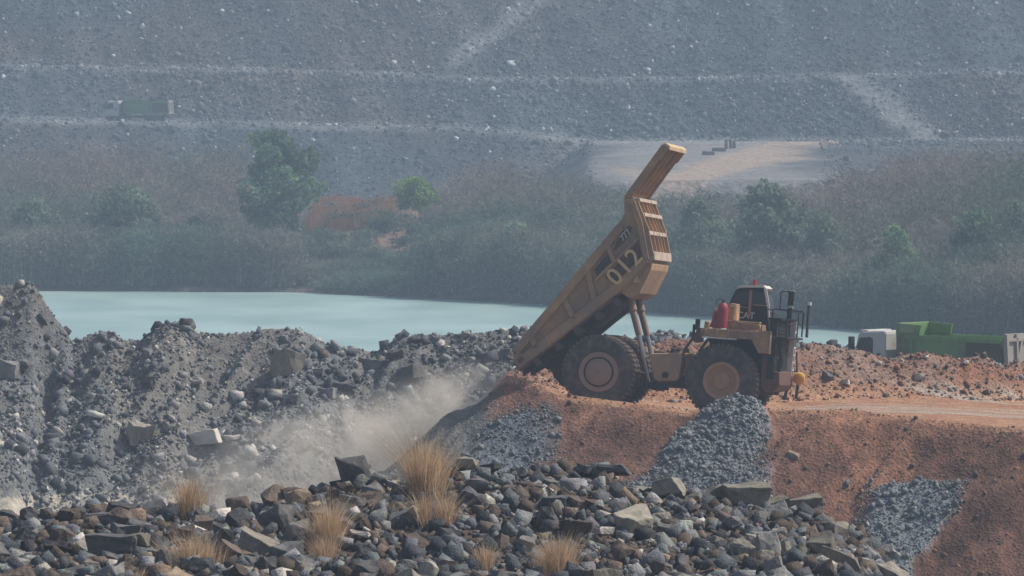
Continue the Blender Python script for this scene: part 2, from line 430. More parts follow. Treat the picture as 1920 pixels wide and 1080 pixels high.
def hill_colour(x, y, z):
    n1 = fbm(x * 0.03, y * 0.05, 4, 81)[:, None]; n2 = fbm(x * 0.35, y * 0.35, 4, 85)[:, None]
    px = x / y * FPX + 960
    grey = np.array([0.052, 0.063, 0.074]); br = np.array([0.088, 0.070, 0.065])
    c = grey + (br - grey) * np.clip(0.1 + n1 * 2.2, 0, 1)
    tip = fbm(x * 0.22 + y * 0.05, y * 0.04, 4, 93)[:, None]
    c = c * (1 + 0.7 * n2) * (1 + 1.0 * tip)
    low = ((y < 735))[:, None]
    c = np.where(low, np.array([0.085, 0.078, 0.07]) * (1 + 0.6 * n2), c)
    rb = (low[:, 0] & (px > 560) & (px < 830))[:, None]
    c = np.where(rb, np.array([0.19, 0.125, 0.095]) * (1 + 0.9 * n2), c)
    m = track_mask(x, y, z)[:, None]
    c = c * (1 - m) + np.array([0.215, 0.225, 0.235]) * m
    # tan plateau with a haul road curling down
    xe = (1105 - 960) / FPX * y; xr = (1525 - 960) / FPX * y
    ed = 14 * fbm(x * 0.12, y * 0.05, 4, 91); m = sstep(-5, 7, x - xe + ed) * sstep(5, -5, x - xr - 6 * sstep(905, 935, y) + ed) * sstep(728, 745, y) * sstep(934, 929, y)
    pt = np.array([0.19, 0.185, 0.185]) * (1 + 0.5 * n2)
    d1 = seg_d(x, y, (40, 925), (25, 800)); d2 = seg_d(x, y, (25, 800), (17, 735)); d3 = seg_d(x, y, (44, 905), (32, 820)); d4 = seg_d(x, y, (12.5, 800), (16, 735))
    rd = np.clip(sstep(7, 3, d1) + sstep(5, 2, d2) + sstep(3, 1, d3) + 0.6 * sstep(3, 1, d4), 0, 1)[:, None]
    pt = pt + (np.array([0.34, 0.26, 0.20]) - pt) * rd * 0.8
    m = m[:, None]
    c = c * (1 - m) + pt * m
    return np.clip(c, 0.01, 0.8)

xs = np.concatenate([np.arange(-260, -95, 6.0), np.arange(-95, 95, 0.5), np.arange(95, 261, 6.0)])
ys = np.concatenate([np.arange(460, 900, 2.5), np.arange(900, 1002, 0.45), np.arange(1002, 1120, 8.0)])
g = grid_mesh('hillside', xs, ys, HF, hill_colour, M['hill'])
tag(g, kind='structure')

# lake
m, N, L, b = new_mat('milky_water_painted_sheen')
b.inputs['Base Color'].default_value = (0.30, 0.50, 0.48, 1)
b.inputs['Roughness'].default_value = 0.3
b.inputs['Specular IOR Level'].default_value = 0.22
tc = N.new('ShaderNodeTexCoord'); mp = N.new('ShaderNodeMapping'); mp.inputs['Scale'].default_value = (0.10, 0.045, 1)
L.new(tc.outputs['Object'], mp.inputs['Vector'])
nz = N.new('ShaderNodeTexNoise'); nz.inputs['Scale'].default_value = 1.0; nz.inputs['Detail'].default_value = 6; L.new(mp.outputs[0], nz.inputs['Vector'])
mx = N.new('ShaderNodeMix'); mx.data_type = 'RGBA'; mx.inputs[6].default_value = (0.28, 0.42, 0.405, 1); mx.inputs[7].default_value = (0.385, 0.53, 0.505, 1)  # turquoise tones paint in sky reflection and ripple streaks
mrw = N.new('ShaderNodeMapRange'); mrw.inputs[1].default_value = 0.38; mrw.inputs[2].default_value = 0.62; L.new(nz.outputs[0], mrw.inputs[0]); L.new(mrw.outputs[0], mx.inputs[0]); L.new(mx.outputs[2], b.inputs['Base Color'])
bp = N.new('ShaderNodeBump'); bp.inputs['Strength'].default_value = 0.05; bp.inputs['Distance'].default_value = 0.05
L.new(nz.outputs[0], bp.inputs['Height']); L.new(bp.outputs[0], b.inputs['Normal'])
lake = np_mesh('lake', [(-260, 300, 0), (260, 300, 0), (260, 700, 0), (-260, 700, 0)], np.array([[0, 1, 2, 3]]), m)
tag(lake, kind='structure')

# ------------------------------------------------------------------ stones
def hull_rock(seed, n=13, box=0.0):
    r = random.Random(seed)
    bm = bmesh.new()
    sx, sy, sz = r.uniform(0.85, 1.25), r.uniform(0.6, 1.0), r.uniform(0.4, 0.85)
    for cx in (-1, 1):
        for cy in (-1, 1):
            for cz in (-1, 1):
                k = [r.uniform(0.55, 1.0) for _ in range(3)]
                bm.verts.new((cx * 0.44 * sx * k[0], cy * 0.44 * sy * k[1], cz * 0.44 * sz * k[2]))
    for _ in range(max(0, n - 9)):
        v = Vector((r.gauss(0, 1), r.gauss(0, 1), r.gauss(0, 1))).normalized() * r.uniform(0.42, 0.55)
        bm.verts.new((v.x * sx, v.y * sy, v.z * sz))
    res = bmesh.ops.convex_hull(bm, input=bm.verts)
    bmesh.ops.delete(bm, geom=[e for e in res['geom_interior'] if isinstance(e, bmesh.types.BMVert)], context='VERTS')
    return bm

def base_rocks(k, n, s0):
    out = []
    for i in range(k):
        bm = hull_rock(s0 + i, n)
        bmesh.ops.triangulate(bm, faces=bm.faces)
        bm.verts.ensure_lookup_table()
        V = np.array([v.co[:] for v in bm.verts]); idx = {v: j for j, v in enumerate(bm.verts)}
        F = np.array([[idx[v] for v in f.verts] for f in bm.faces])
        out.append((V, F)); bm.free()
    return out
ROCKS_S = base_rocks(10, 9, 100)
ROCKS_M = base_rocks(14, 10, 200)

def rand_rot(n, tilt=1.0):
    q = rng.normal(size=(n, 4)); q /= np.linalg.norm(q, axis=1)[:, None]
    w, x, y, z = q.T
    return np.stack([1 - 2 * (y * y + z * z), 2 * (x * y - z * w), 2 * (x * z + y * w),
                     2 * (x * y + z * w), 1 - 2 * (x * x + z * z), 2 * (y * z - x * w),
                     2 * (x * z - y * w), 2 * (y * z + x * w), 1 - 2 * (x * x + y * y)], 1).reshape(n, 3, 3)

def scatter(name, P, S, C, bank, mat=None):
    """many loose stones merged into one object"""
    Vs, Fs, Cs = [], [], []; off = 0
    which = rng.integers(0, len(bank), len(P))
    for k, (V, F) in enumerate(bank):
        sel = np.where(which == k)[0]
        if not len(sel): continue
        R = rand_rot(len(sel))
        v = np.einsum('nij,vj->nvi', R, V) * S[sel][:, None, None] + P[sel][:, None, :]
        n = len(V)
        f = F[None] + (np.arange(len(sel)) * n)[:, None, None] + off
        Vs.append(v.reshape(-1, 3)); Fs.append(f.reshape(-1, 3)); Cs.append(np.repeat(C[sel], n, 0)); off += n * len(sel)
    return np_mesh(name, np.concatenate(Vs), np.concatenate(Fs), mat or M['rubble'], np.concatenate(Cs))

PAL = {'grey': (0.125, 0.136, 0.150), 'dark': (0.060, 0.064, 0.072), 'brown': (0.120, 0.096, 0.080), 'tan': (0.26, 0.20, 0.145), 'pale': (0.46, 0.44, 0.40), 'mid': (0.23, 0.235, 0.235), 'orange': (0.235, 0.120, 0.078)}
def pick_cols(n, mix):
    names = list(mix); p = np.array([mix[k] for k in names], float); p /= p.sum()
    idx = rng.choice(len(names), n, p=p)
    c = np.array([PAL[k] for k in names])[idx]
    return c * rng.uniform(0.7, 1.35, (n, 1)) * rng.uniform(0.95, 1.05, (n, 3))

def put(fn, x, y, s, sink=0.15):
    return np.stack([x, y, fn(x, y) - sink * s + 0.2 * s], 1)

def sizes(n, lo, hi, a=2.4):
    u = rng.random(n)
    return lo * (1 - u * (1 - (lo / hi) ** a)) ** (-1 / a)

# rubble on the ridge and the pit slope
n = 34000
x = rng.uniform(-25, 10, n); y = 303.5 - rng.beta(1.2, 1.5, n) * 19
keep = (rng.random(n) < 0.4 + 2.4 * np.clip(fbm(x * 0.35, y * 0.3, 4, 95) + 0.18, 0, 1)) & (H(x, y) > 1.0) & ~((x < -14.5) & (y < 289)) & ~((x < -19.4) & (y > 297) & (rng.random(n) < 0.45))
x, y = x[keep], y[keep]; s = sizes(len(x), 0.09, 0.95, 2.2)
tag(scatter('rubble', put(H, x, y, s), s, pick_cols(len(x), {'grey': 8, 'dark': 1.2, 'mid': 3.5, 'pale': 1.0, 'brown': 0.2}), ROCKS_M),
    'grey broken rock strewn down the pit bank below the lake', 'rubble', kind='stuff')
n = 2600
x = rng.uniform(8, 30, n); y = rng.uniform(327, 337, n); s = sizes(n, 0.15, 0.8, 2.0)
x2 = rng.uniform(-0, 9, 900); y2 = rng.uniform(298, 305, 900); s2 = sizes(900, 0.2, 0.9, 2.0)
x, y, s = np.concatenate([x, x2]), np.concatenate([y, y2]), np.concatenate([s, s2])
tag(scatter('rubble', put(H, x, y, s), s, pick_cols(len(x), {'grey': 5, 'dark': 3, 'mid': 2, 'pale': 0.4, 'brown': 1}), ROCKS_S),
    'dark rubble crest at the lake edge behind the yellow haul truck', 'rubble', kind='stuff')
# soil clods and small stones on the laterite bank
n = 9000
x = rng.uniform(-1, 21, n); y = rng.uniform(232, 249, n)
ye = np.interp(np.maximum(x, -0.15), EX, EY)
keep = (y < ye + 0.15) & (H(x, y) > 1.9)
x, y = x[keep], y[keep]; s = sizes(len(x), 0.04, 0.30, 2.8)
grm = np.zeros(len(x))
for hgt, mm in fan_masks(x, y): grm = np.maximum(grm, mm)
cl = pick_cols(len(x), {'orange': 7, 'brown': 3, 'mid': 0.8, 'grey': 1.2, 'tan': 0.8}) * 0.9
sel = grm < 0.25
tag(scatter('soil_clods', put(H, x[sel], y[sel], s[sel]), s[sel], cl[sel], ROCKS_S), 'red brown clods covering the steep laterite bank', 'soil', kind='stuff')
# berm clods
n = 4200
x = rng.uniform(0, 22, n); yb = np.interp(x, BX, BY); y = yb + rng.uniform(-3.2, 1.5, n); s = sizes(n, 0.06, 0.4, 2.3)
tag(scatter('berm_clods', put(H, x, y, s), s, pick_cols(n, {'orange': 6, 'brown': 3, 'mid': 1.4, 'pale': 0.25}) , ROCKS_S), 'orange earth clods along the road berm behind the haul truck', 'soil', kind='stuff')
# gravel fans
FANL = ['blue grey gravel heap tipped over the bank before the front wheel', 'grey gravel fan low on the red bank beside the stone heap', 'grey spoil streak under the tail of the raised truck body']
for k, (nn, bx) in enumerate((((9500), (2.2, 10.5, 239, 247.6)), ((5200), (9.5, 18.5, 234.5, 242.2)), ((2600), (-4.5, 2.4, 240, 247.6)))):
    n = nn * 2
    x = rng.uniform(bx[0], bx[1], n); y = rng.uniform(bx[2], bx[3], n)
    mm = fan_masks(x, y)[k][1]
    keep = (mm > 0.02 + 0.45 * rng.random(n) ** 1.5) & (H(x, y) > 1.7)
    x, y = x[keep], y[keep]; s = sizes(len(x), 0.045, 0.34, 2.3)
    c = pick_cols(len(x), {'grey': 7, 'mid': 3, 'pale': 0.25}) * 0.55 + np.array([0.10, 0.108, 0.112])
    if k == 0:
        pf = sstep(9.6, 7.8, y - 236)[:, None]
    tag(scatter('gravel_pile', put(H, x, y, s, 0.0), s, c, ROCKS_S), FANL[k], 'gravel', kind='stuff')
# far hillside stones
n = 110000
x = rng.uniform(-90, 90, n); y = rng.choice([0, 1, 2, 3], n, p=[0.22, 0.3, 0.44, 0.04])
y = np.where(y == 0, rng.uniform(905, 935, n), np.where(y == 1, rng.uniform(940, 956, n), np.where(y == 2, rng.uniform(958, 1000, n), rng.uniform(720, 900, n))))
px = x / y * FPX + 960
onplat = (px > 1120) & (px < 1540) & (y < 932)
keep = ~onplat & ~((y < 900) & (px < 1095)) & (rng.random(n) < 0.32 + 2.2 * np.clip(fbm(x * 0.16 + y * 0.03, y * 0.05, 4, 97) + 0.22, 0, 1))
x, y = x[keep], y[keep]; s = sizes(len(x), 0.28, 1.5, 2.8)
zz_ = HF(x, y); tm = track_mask(x, y, zz_)
kp = rng.random(len(x)) > tm * 1.15
x, y, s, zz_ = x[kp], y[kp], s[kp], zz_[kp]
hc = hill_colour(x, y, zz_)
pc = pick_cols(len(x), {'grey': 6, 'mid': 2.4, 'pale': 1.1, 'dark': 4})
pc = 0.55 * pc * 0.58 * (0.35 + 0.65 * hc / 0.063) + 0.45 * hc
pc = np.where((rng.random(len(x)) < 0.022)[:, None], np.array([0.46, 0.48, 0.49]), pc)
tag(scatter('hillside_rubble', put(HF, x, y, s, 0.25), s, np.clip(pc, 0.02, 0.75), ROCKS_S),
    'blue grey dumped rock covering the far terraced hillside', 'rubble', kind='stuff')

# ---- stones as things of their own
ROCKMAT = {
    'dark': mat_rock('dark_basalt', (0.060, 0.061, 0.066), (0.13, 0.128, 0.125)),
    'grey': mat_rock('grey_stone', (0.12, 0.122, 0.122), (0.23, 0.222, 0.21)),
    'brown': mat_rock('brown_stone', (0.085, 0.064, 0.053), (0.165, 0.125, 0.098)),
    'tan': mat_rock('tan_stone', (0.20, 0.15, 0.108), (0.31, 0.24, 0.175)),
    'pale': mat_rock('pale_stone', (0.40, 0.37, 0.33), (0.55, 0.52, 0.47)),
    'dustgrey': mat_rock('dust_coated_stone', (0.165, 0.150, 0.125), (0.29, 0.265, 0.22)),
}
def rock_mesh(seed, n=13):
    bm = hull_rock(seed, n)
    bmesh.ops.dissolve_limit(bm, angle_limit=R_(14), verts=bm.verts, edges=bm.edges)
    bmesh.ops.bevel(bm, geom=list(bm.edges), offset=0.013, segments=1, affect='EDGES', clamp_overlap=True)
    bmesh.ops.triangulate(bm, faces=bm.faces)
    r = random.Random(seed)
    for _ in range(2):
        bmesh.ops.subdivide_edges(bm, edges=[e for e in bm.edges if e.calc_length() > 0.14], cuts=1)
        bmesh.ops.triangulate(bm, faces=bm.faces)
    off = Vector((seed * 1.7, seed * 0.9, 0))
    for v in bm.verts:
        v.co += mnoise.noise_vector(v.co * 2.3 + off) * 0.085 + mnoise.noise_vector(v.co * 7 + off) * 0.022
    me = bpy.data.meshes.new('rock'); bm.to_mesh(me); bm.free()
    return me
ROCK_ME = {}
def rock(name, x, y, z, s, kind, rot=None, sc3=(1, 1, 1), label=None, cat='rock', group=None, seed=None):
    seed = seed if seed is not None else random.randrange(60)
    key = (seed, kind)
    if key not in ROCK_ME:
        me = rock_mesh(1000 + seed); me.materials.append(ROCKMAT[kind]); ROCK_ME[key] = me
    o = bpy.data.objects.new(name, ROCK_ME[key]); col.objects.link(o)
    o.location = (x, y, z)
    o.rotation_euler = rot or (random.uniform(-0.5, 0.5), random.uniform(-0.5, 0.5), random.uniform(0, 6.28))
    o.scale = (s * sc3[0], s * sc3[1], s * sc3[2])
    return tag(o, label, cat, group)

def on_view(px, py, Y0, Y1, fn=H, n=1500):
    """where a sight line first meets the ground between two distances"""
    Y = np.linspace(Y0, Y1, n); th = PITCH; b = -(py - 540) / FPX
    dy = math.cos(th) + b * math.sin(th); dz = -math.sin(th) + b * math.cos(th)
    X = (px - 960) / FPX / dy * Y; Z = 20 + dz / dy * Y
    h = fn(X, Y); k = np.where(h >= Z)[0]
    if not len(k): return None
    return X[k[0]], Y[k[0]], h[k[0]]

# foreground heap: the largest 250 stones singly, filler below
GROUPF = {'dark': 'dark grey angular stone in the foreground heap', 'grey': 'mid grey angular stone in the foreground heap', 'brown': 'rust brown angular stone in the foreground heap',
          'tan': 'tan weathered stone in the foreground heap', 'dustgrey': 'dust coated buff grey stone in the foreground heap'}
special = [   # px, py, size m, kind, (scale), label
    (668, 905, 1.05, 'dark', (0.9, 0.9, 1.35), 'tallest dark stone standing on the heap crest left of the tall grass', 3),
    (665, 958, 0.85, 'dark', (1.0, 0.9, 0.8), 'rounded blue grey stone below the tallest dark crest stone', 8),
    (1150, 866, 0.9, 'dark', (1.35, 0.8, 0.55), 'dark slab leaning on the heap crest left of the gravel heap', 11),
    (918, 873, 0.6, 'dark', (0.9, 0.8, 1.0), 'black pointed stone on the crest right of the tall grass', 14),
    (878, 880, 0.7, 'dustgrey', (0.9, 0.8, 1.0), 'grey brown stone with a flat face next to the tall grass', 17),
    (1132, 1006, 0.55, 'pale', (1.05, 0.8, 0.65), 'flat pale cream block low in the foreground heap', 20),
    (882, 945, 0.7, 'pale', (1.0, 0.8, 0.5), 'pale topped block in the middle of the foreground heap', 22),
    (676, 1012, 0.6, 'pale', (1.2, 0.7, 0.45), 'white sloping slab left of the heap middle', 26),
    (520, 985, 0.6, 'tan', (1.3, 0.8, 0.4), 'flat sandy tan slab below the left grass tuft', 28),
    (1405, 950, 1.15, 'dustgrey', (0.95, 0.9, 0.95), 'broad dust coated boulder on the crest before the red bank', 31),
    (1508, 960, 0.95, 'dustgrey', (0.9, 0.9, 1.1), 'dust coated boulder with a split top at the right crest', 34),
    (1250, 935, 1.0, 'dustgrey', (1.05, 0.8, 0.8), 'dust coated boulder just below the gravel heap', 37),
    (1040, 955, 0.75, 'dark', (1.0, 0.9, 1.0), 'round bluish dark boulder in the heap centre', 41),
    (210, 1040, 0.95, 'dark', (1.2, 0.9, 0.85), 'large bluish dark stone in the lower left of the heap', 44),
    (130, 985, 0.75, 'brown', (0.9, 0.8, 1.1), 'dark brown stone on the crest beside the pale pit floor', 47),
    (228, 968, 0.8, 'dark', (1.2, 0.8, 0.7), 'dark grey crest stone with a smooth top at left', 50),
    (545, 935, 0.55, 'brown', (1.1, 0.8, 0.9), 'square brown stone on the crest below the dust cloud', 53),
    (1440, 1040, 0.9, 'grey', (0.8, 0.8, 1.1), 'tall grey stone in the shaded hollow at lower right', 56),
]
for px, py, s, kd, s3, lab, sd_ in special:
    p = on_view(px, py, 137, 153.5)
    if p is None: p = (X_of(px, 152), 152, H(np.array([X_of(px, 152)]), np.array([152.0]))[0])
    rock('rock', p[0], p[1] - 0.2, p[2] + 0.22 * s, s, kd, rot=(random.uniform(-.25, .25), random.uniform(-.25, .25), random.uniform(-.5, .5)), sc3=s3, label=lab, seed=sd_)
placed = []
cnt = 0; tries = 0
while cnt < 235 and tries < 9000:
    tries += 1
    y = 137.5 + 15.3 * random.random() ** 0.8
    x = random.uniform(-11.6, 9.8)
    px = x / y * FPX + 960
    s = random.choice((0.5, 0.56, 0.62, 0.68, 0.75, 0.85, 0.98))
    if y > 151: s = min(s, 0.75)
    if px > 1500 and y < 150 and random.random() < 0.6: continue
    if any((x - a) ** 2 + ((y - b_) * 0.55) ** 2 < (0.31 * (s + s2)) ** 2 for a, b_, s2 in placed): continue
    placed.append((x, y, s))
    if px > 1180 and y > 147 - 2: kd = random.choices(('dustgrey', 'grey', 'brown'), (6, 3, 1))[0]
    else: kd = random.choices(('dark', 'grey', 'brown', 'tan', 'dustgrey'), (4, 3.2, 4.2, 0.5, 1.2))[0]
    z = float(H(np.array([x]), np.array([y]))[0])
    rock('rock', x, y, z + 0.2 * s, s, kd, sc3=(1, random.uniform(0.8, 1.1), random.uniform(0.75, 1.15)), label=GROUPF[kd], group=GROUPF[kd].replace('stone', 'stones'))
    cnt += 1
n = 15000
x = rng.uniform(-12, 10.2, n); y = rng.uniform(137, 153.4, n)
keep = ~(((x / y * FPX + 960) > 1640) & (rng.random(n) < 0.4))
x, y = x[keep], y[keep]; s = sizes(len(x), 0.11, 0.68, 1.25)
tag(scatter('small_stones', put(H, x, y, s, 0.1), s, pick_cols(len(x), {'dark': 3, 'grey': 4, 'brown': 4.5, 'mid': 3, 'tan': 0.6, 'pale': 0.4}) * 0.92, ROCKS_M),
    'small broken stones filling the gaps of the foreground heap', 'rubble', kind='stuff')

# boulders on the pit bank
bank_special = [
    (541, 692, 1.8, 'dustgrey', (0.95, 0.9, 1.15), 'largest grey boulder, high on the pit bank below the lake', 61),
    (372, 720, 0.72, 'pale', (1.1, 0.8, 0.5), 'small cream white block alone on the pit bank', 62),
    (263, 818, 1.5, 'dustgrey', (0.9, 0.9, 1.2), 'rounded tan brown boulder low on the pit bank', 63),
    (388, 830, 1.75, 'pale', (1.1, 0.9, 0.75), 'broad white topped boulder low on the pit bank', 64),
    (436, 824, 0.7, 'pale', (1.2, 0.8, 0.5), 'small white stone touching the broad white topped boulder', 65),
    (430, 846, 0.9, 'grey', (1.2, 0.9, 0.9), 'grey boulder under the small white stone', 66),
    (772, 706, 1.5, 'grey', (0.95, 0.9, 1.2), 'tall grey boulder left of the tipping dust', 67),
    (825, 732, 1.7, 'grey', (1.2, 0.9, 0.8), 'wide grey boulder at the upper edge of the dust cloud', 68),
    (700, 690, 1.2, 'grey', (1.0, 0.9, 1.0), 'grey boulder left of the tall grey boulder', 69),
    (830, 652, 0.65, 'pale', (1.3, 0.8, 0.4), 'flat pale slab just under the bank crest', 70),
    (598, 700, 0.7, 'grey', (1.2, 0.8, 0.7), 'small grey block right of the largest grey boulder', 71),
    (742, 668, 0.95, 'dark', (1.0, 0.9, 0.9), 'dark boulder where the bank crest steps up', 72),
    (18, 700, 1.3, 'grey', (1.0, 0.9, 1.1), 'grey boulder at the left end of the pit bank', 73),
    (46, 684, 0.7, 'grey', (0.8, 0.8, 1.0), 'small grey stone beside the left end boulder', 74),
    (350, 606, 0.75, 'dark', (0.9, 0.9, 0.9), 'dark round stone on the highest bump of the bank crest', 75),
    (315, 808, 0.8, 'grey', (0.9, 0.9, 1.0), 'grey stone between the tan boulder and the white boulder', 76),
    (645, 730, 1.1, 'dark', (1.1, 0.9, 0.8), 'dark boulder lying below the bank notch', 77),
    (282, 716, 0.75, 'dark', (1.0, 0.9, 0.8), 'dark grey stone left of the cream white block', 78),
]
for px, py, s, kd, s3, lab, sd_ in bank_special:
    p = on_view(px, py, 275, 304)
    if p is None: continue
    rock('boulder', p[0], p[1] - 0.1, p[2] + 0.12 * s, s, kd, rot=(random.uniform(-.2, .2), random.uniform(-.2, .2), random.uniform(-.5, .5)), sc3=s3, label=lab, cat='boulder', seed=sd_)
for k in range(48):
    x = random.uniform(-22, 1.0); y = random.uniform(287, 302)
    px = x / y * FPX + 960
    if px < 600 and random.random() < 0.5: continue
    s = random.uniform(0.45, 1.0); z = float(H(np.array([x]), np.array([y]))[0])
    if z < 1.6: continue
    rock('boulder', x, y, z + 0.1 * s, s, 'grey', label='grey angular boulder lying in the rubble of the pit bank', cat='boulder', group='grey boulders on the pit bank', seed=random.randrange(20))
for px, py, s, lab in ((1722, 712, 0.34, 'white topped stone at the foot of the orange berm'), (1810, 684, 0.2, 'small white stone on the berm below the green tipper'),
                       (1552, 712, 0.35, 'dark split stone at the berm foot right of the haul truck'), (1585, 722, 0.3, 'pale stone at the berm foot near the grey road patch')):
    p = on_view(px, py, 250, 272)
    if p is not None:
        rock('stone', p[0], p[1], p[2] + 0.1, s * 1.3, 'dark' if 'dark' in lab else 'pale', label=lab, cat='stone', seed=80)
p = on_view(1488, 855, 232, 250)
rock('stone', p[0], p[1], p[2], 0.5, 'tan', label='light tan stone halfway down the red bank beside the gravel heap', cat='stone', seed=81)

# ------------------------------------------------------------------ mesh builder for made things
class MB:
    def __init__(self): self.v = []; self.f = []
    def add(self, V, F):
        o = len(self.v); self.v += [tuple(p) for p in V]; self.f += [tuple(i + o for i in f) for f in F]; return self
    def box(self, x0, x1, y0, y1, z0, z1):
        V = [(x, y, z) for z in (z0, z1) for y in (y0, y1) for x in (x0, x1)]
        return self.add(V, [(0, 2, 3, 1), (4, 5, 7, 6), (0, 1, 5, 4), (2, 6, 7, 3), (0, 4, 6, 2), (1, 3, 7, 5)])
    def prism(self, poly, y0, y1):
        """(x,z) outline pushed from y0 to y1"""
        n = len(poly)
        a = sum(poly[i][0] * poly[(i + 1) % n][1] - poly[(i + 1) % n][0] * poly[i][1] for i in range(n))
        if a < 0: poly = poly[::-1]
        if y0 > y1: y0, y1 = y1, y0
        V = [(x, y0, z) for x, z in poly] + [(x, y1, z) for x, z in poly]
        F = [tuple(range(n)), tuple(range(2 * n - 1, n - 1, -1))]
        F += [(i, i + n, (i + 1) % n + n, (i + 1) % n) for i in range(n)]
        return self.add(V, F)
    def strip(self, p, q, w, y0, y1):
        """flat bar of width w between two (x,z) points"""
        d = Vector((q[0] - p[0], q[1] - p[1])); nn = Vector((-d.y, d.x)).normalized() * w / 2
        return self.prism([(p[0] + nn.x, p[1] + nn.y), (p[0] - nn.x, p[1] - nn.y), (q[0] - nn.x, q[1] - nn.y), (q[0] + nn.x, q[1] + nn.y)], y0, y1)
    def tube(self, p0, p1, r0, r1=None, n=10, cap=True):
        r1 = r0 if r1 is None else r1
        p0 = Vector(p0); p1 = Vector(p1); d = (p1 - p0).normalized()
        a = d.orthogonal().normalized(); b = d.cross(a)
        V = []
        for p, r in ((p0, r0), (p1, r1)):
            for i in range(n):
                t = 2 * math.pi * i / n; V.append(p + (a * math.cos(t) + b * math.sin(t)) * r)
        F = [(i, (i + 1) % n, (i + 1) % n + n, i + n) for i in range(n)]
        if cap: F += [tuple(range(n - 1, -1, -1)), tuple(range(n, 2 * n))]
        return self.add(V, F)
    def path(self, pts, r, n=8):
        for a, b in zip(pts, pts[1:]): self.tube(a, b, r, r, n)
        return self
    def lathe(self, prof, c=(0, 0, 0), n=48):
        """(radius, y) profile turned about the y axis through c; closed loop"""
        k = len(prof); V = []
        for i in range(n):
            t = 2 * math.pi * i / n
            for r, y in prof: V.append((c[0] + r * math.cos(t), c[1] + y, c[2] + r * math.sin(t)))
        F = []
        for i in range(n):
            for j in range(k):
                a = i * k + j; b = i * k + (j + 1) % k; c2 = ((i + 1) % n) * k + (j + 1) % k; d = ((i + 1) % n) * k + j
                F.append((a, d, c2, b))
        return self.add(V, F)
    def build(self, name, mat, parent=None, smooth=False, bevel=0.0):
        me = bpy.data.meshes.new(name)
        bm = bmesh.new()
        vs = [bm.verts.new(v) for v in self.v]
        for f in self.f:
            try: bm.faces.new([vs[i] for i in f])
            except ValueError: pass
        bmesh.ops.recalc_face_normals(bm, faces=bm.faces)
        if bevel:
            es = [e for e in bm.edges if len(e.link_faces) == 2 and e.calc_face_angle(0) > 0.5]
            bmesh.ops.bevel(bm, geom=es, offset=bevel, segments=1, affect='EDGES', clamp_overlap=True)
        if smooth:
            for f in bm.faces: f.smooth = True
            for e in bm.edges:
                if len(e.link_faces) == 2 and e.calc_face_angle(0) > 0.6: e.smooth = False
        bm.to_mesh(me); bm.free()
        me.materials.append(mat)
        o = bpy.data.objects.new(name, me); col.objects.link(o)
        if parent: o.parent = parent
        return o

def text(name, s, size, mat, parent, loc, X, Yv, extrude=0.01, offset=0.0):
    cu = bpy.data.curves.new(name, 'FONT'); cu.body = s; cu.size = size; cu.extrude = extrude; cu.offset = offset
    cu.align_x = 'CENTER'; cu.align_y = 'CENTER'
    tmp = bpy.data.objects.new(name, cu); col.objects.link(tmp)
    dg = bpy.context.evaluated_depsgraph_get()
    me = bpy.data.meshes.new_from_object(tmp.evaluated_get(dg))
    bpy.data.objects.remove(tmp)
    me.materials.clear(); me.materials.append(mat); me.name = name
    o = bpy.data.objects.new(name, me); col.objects.link(o)
    X = Vector(X).normalized(); Yv = Vector(Yv).normalized(); Z = X.cross(Yv)
    m = Matrix((X, Yv, Z)).transposed().to_4x4(); m.translation = Vector(loc)
    o.parent = parent; o.matrix_local = m
    return o

# ------------------------------------------------------------------ the haul truck
# local axes: x forward, y to the truck's left, z up; origin on the ground under the rear axle
T = empty('haul_truck', (3.468, 251.523, 7.845))
T.rotation_mode = 'XYZ'
Rm = Matrix.Rotation(R_(-9), 3, 'Z') @ Matrix.Rotation(R_(3.8), 3, 'Y') @ Matrix.Rotation(R_(-2.5), 3, 'X')
T.rotation_euler = Rm.to_euler('XYZ')
tag(T, 'yellow brown mining haul truck numbered 012 with its body raised to tip', 'haul truck')

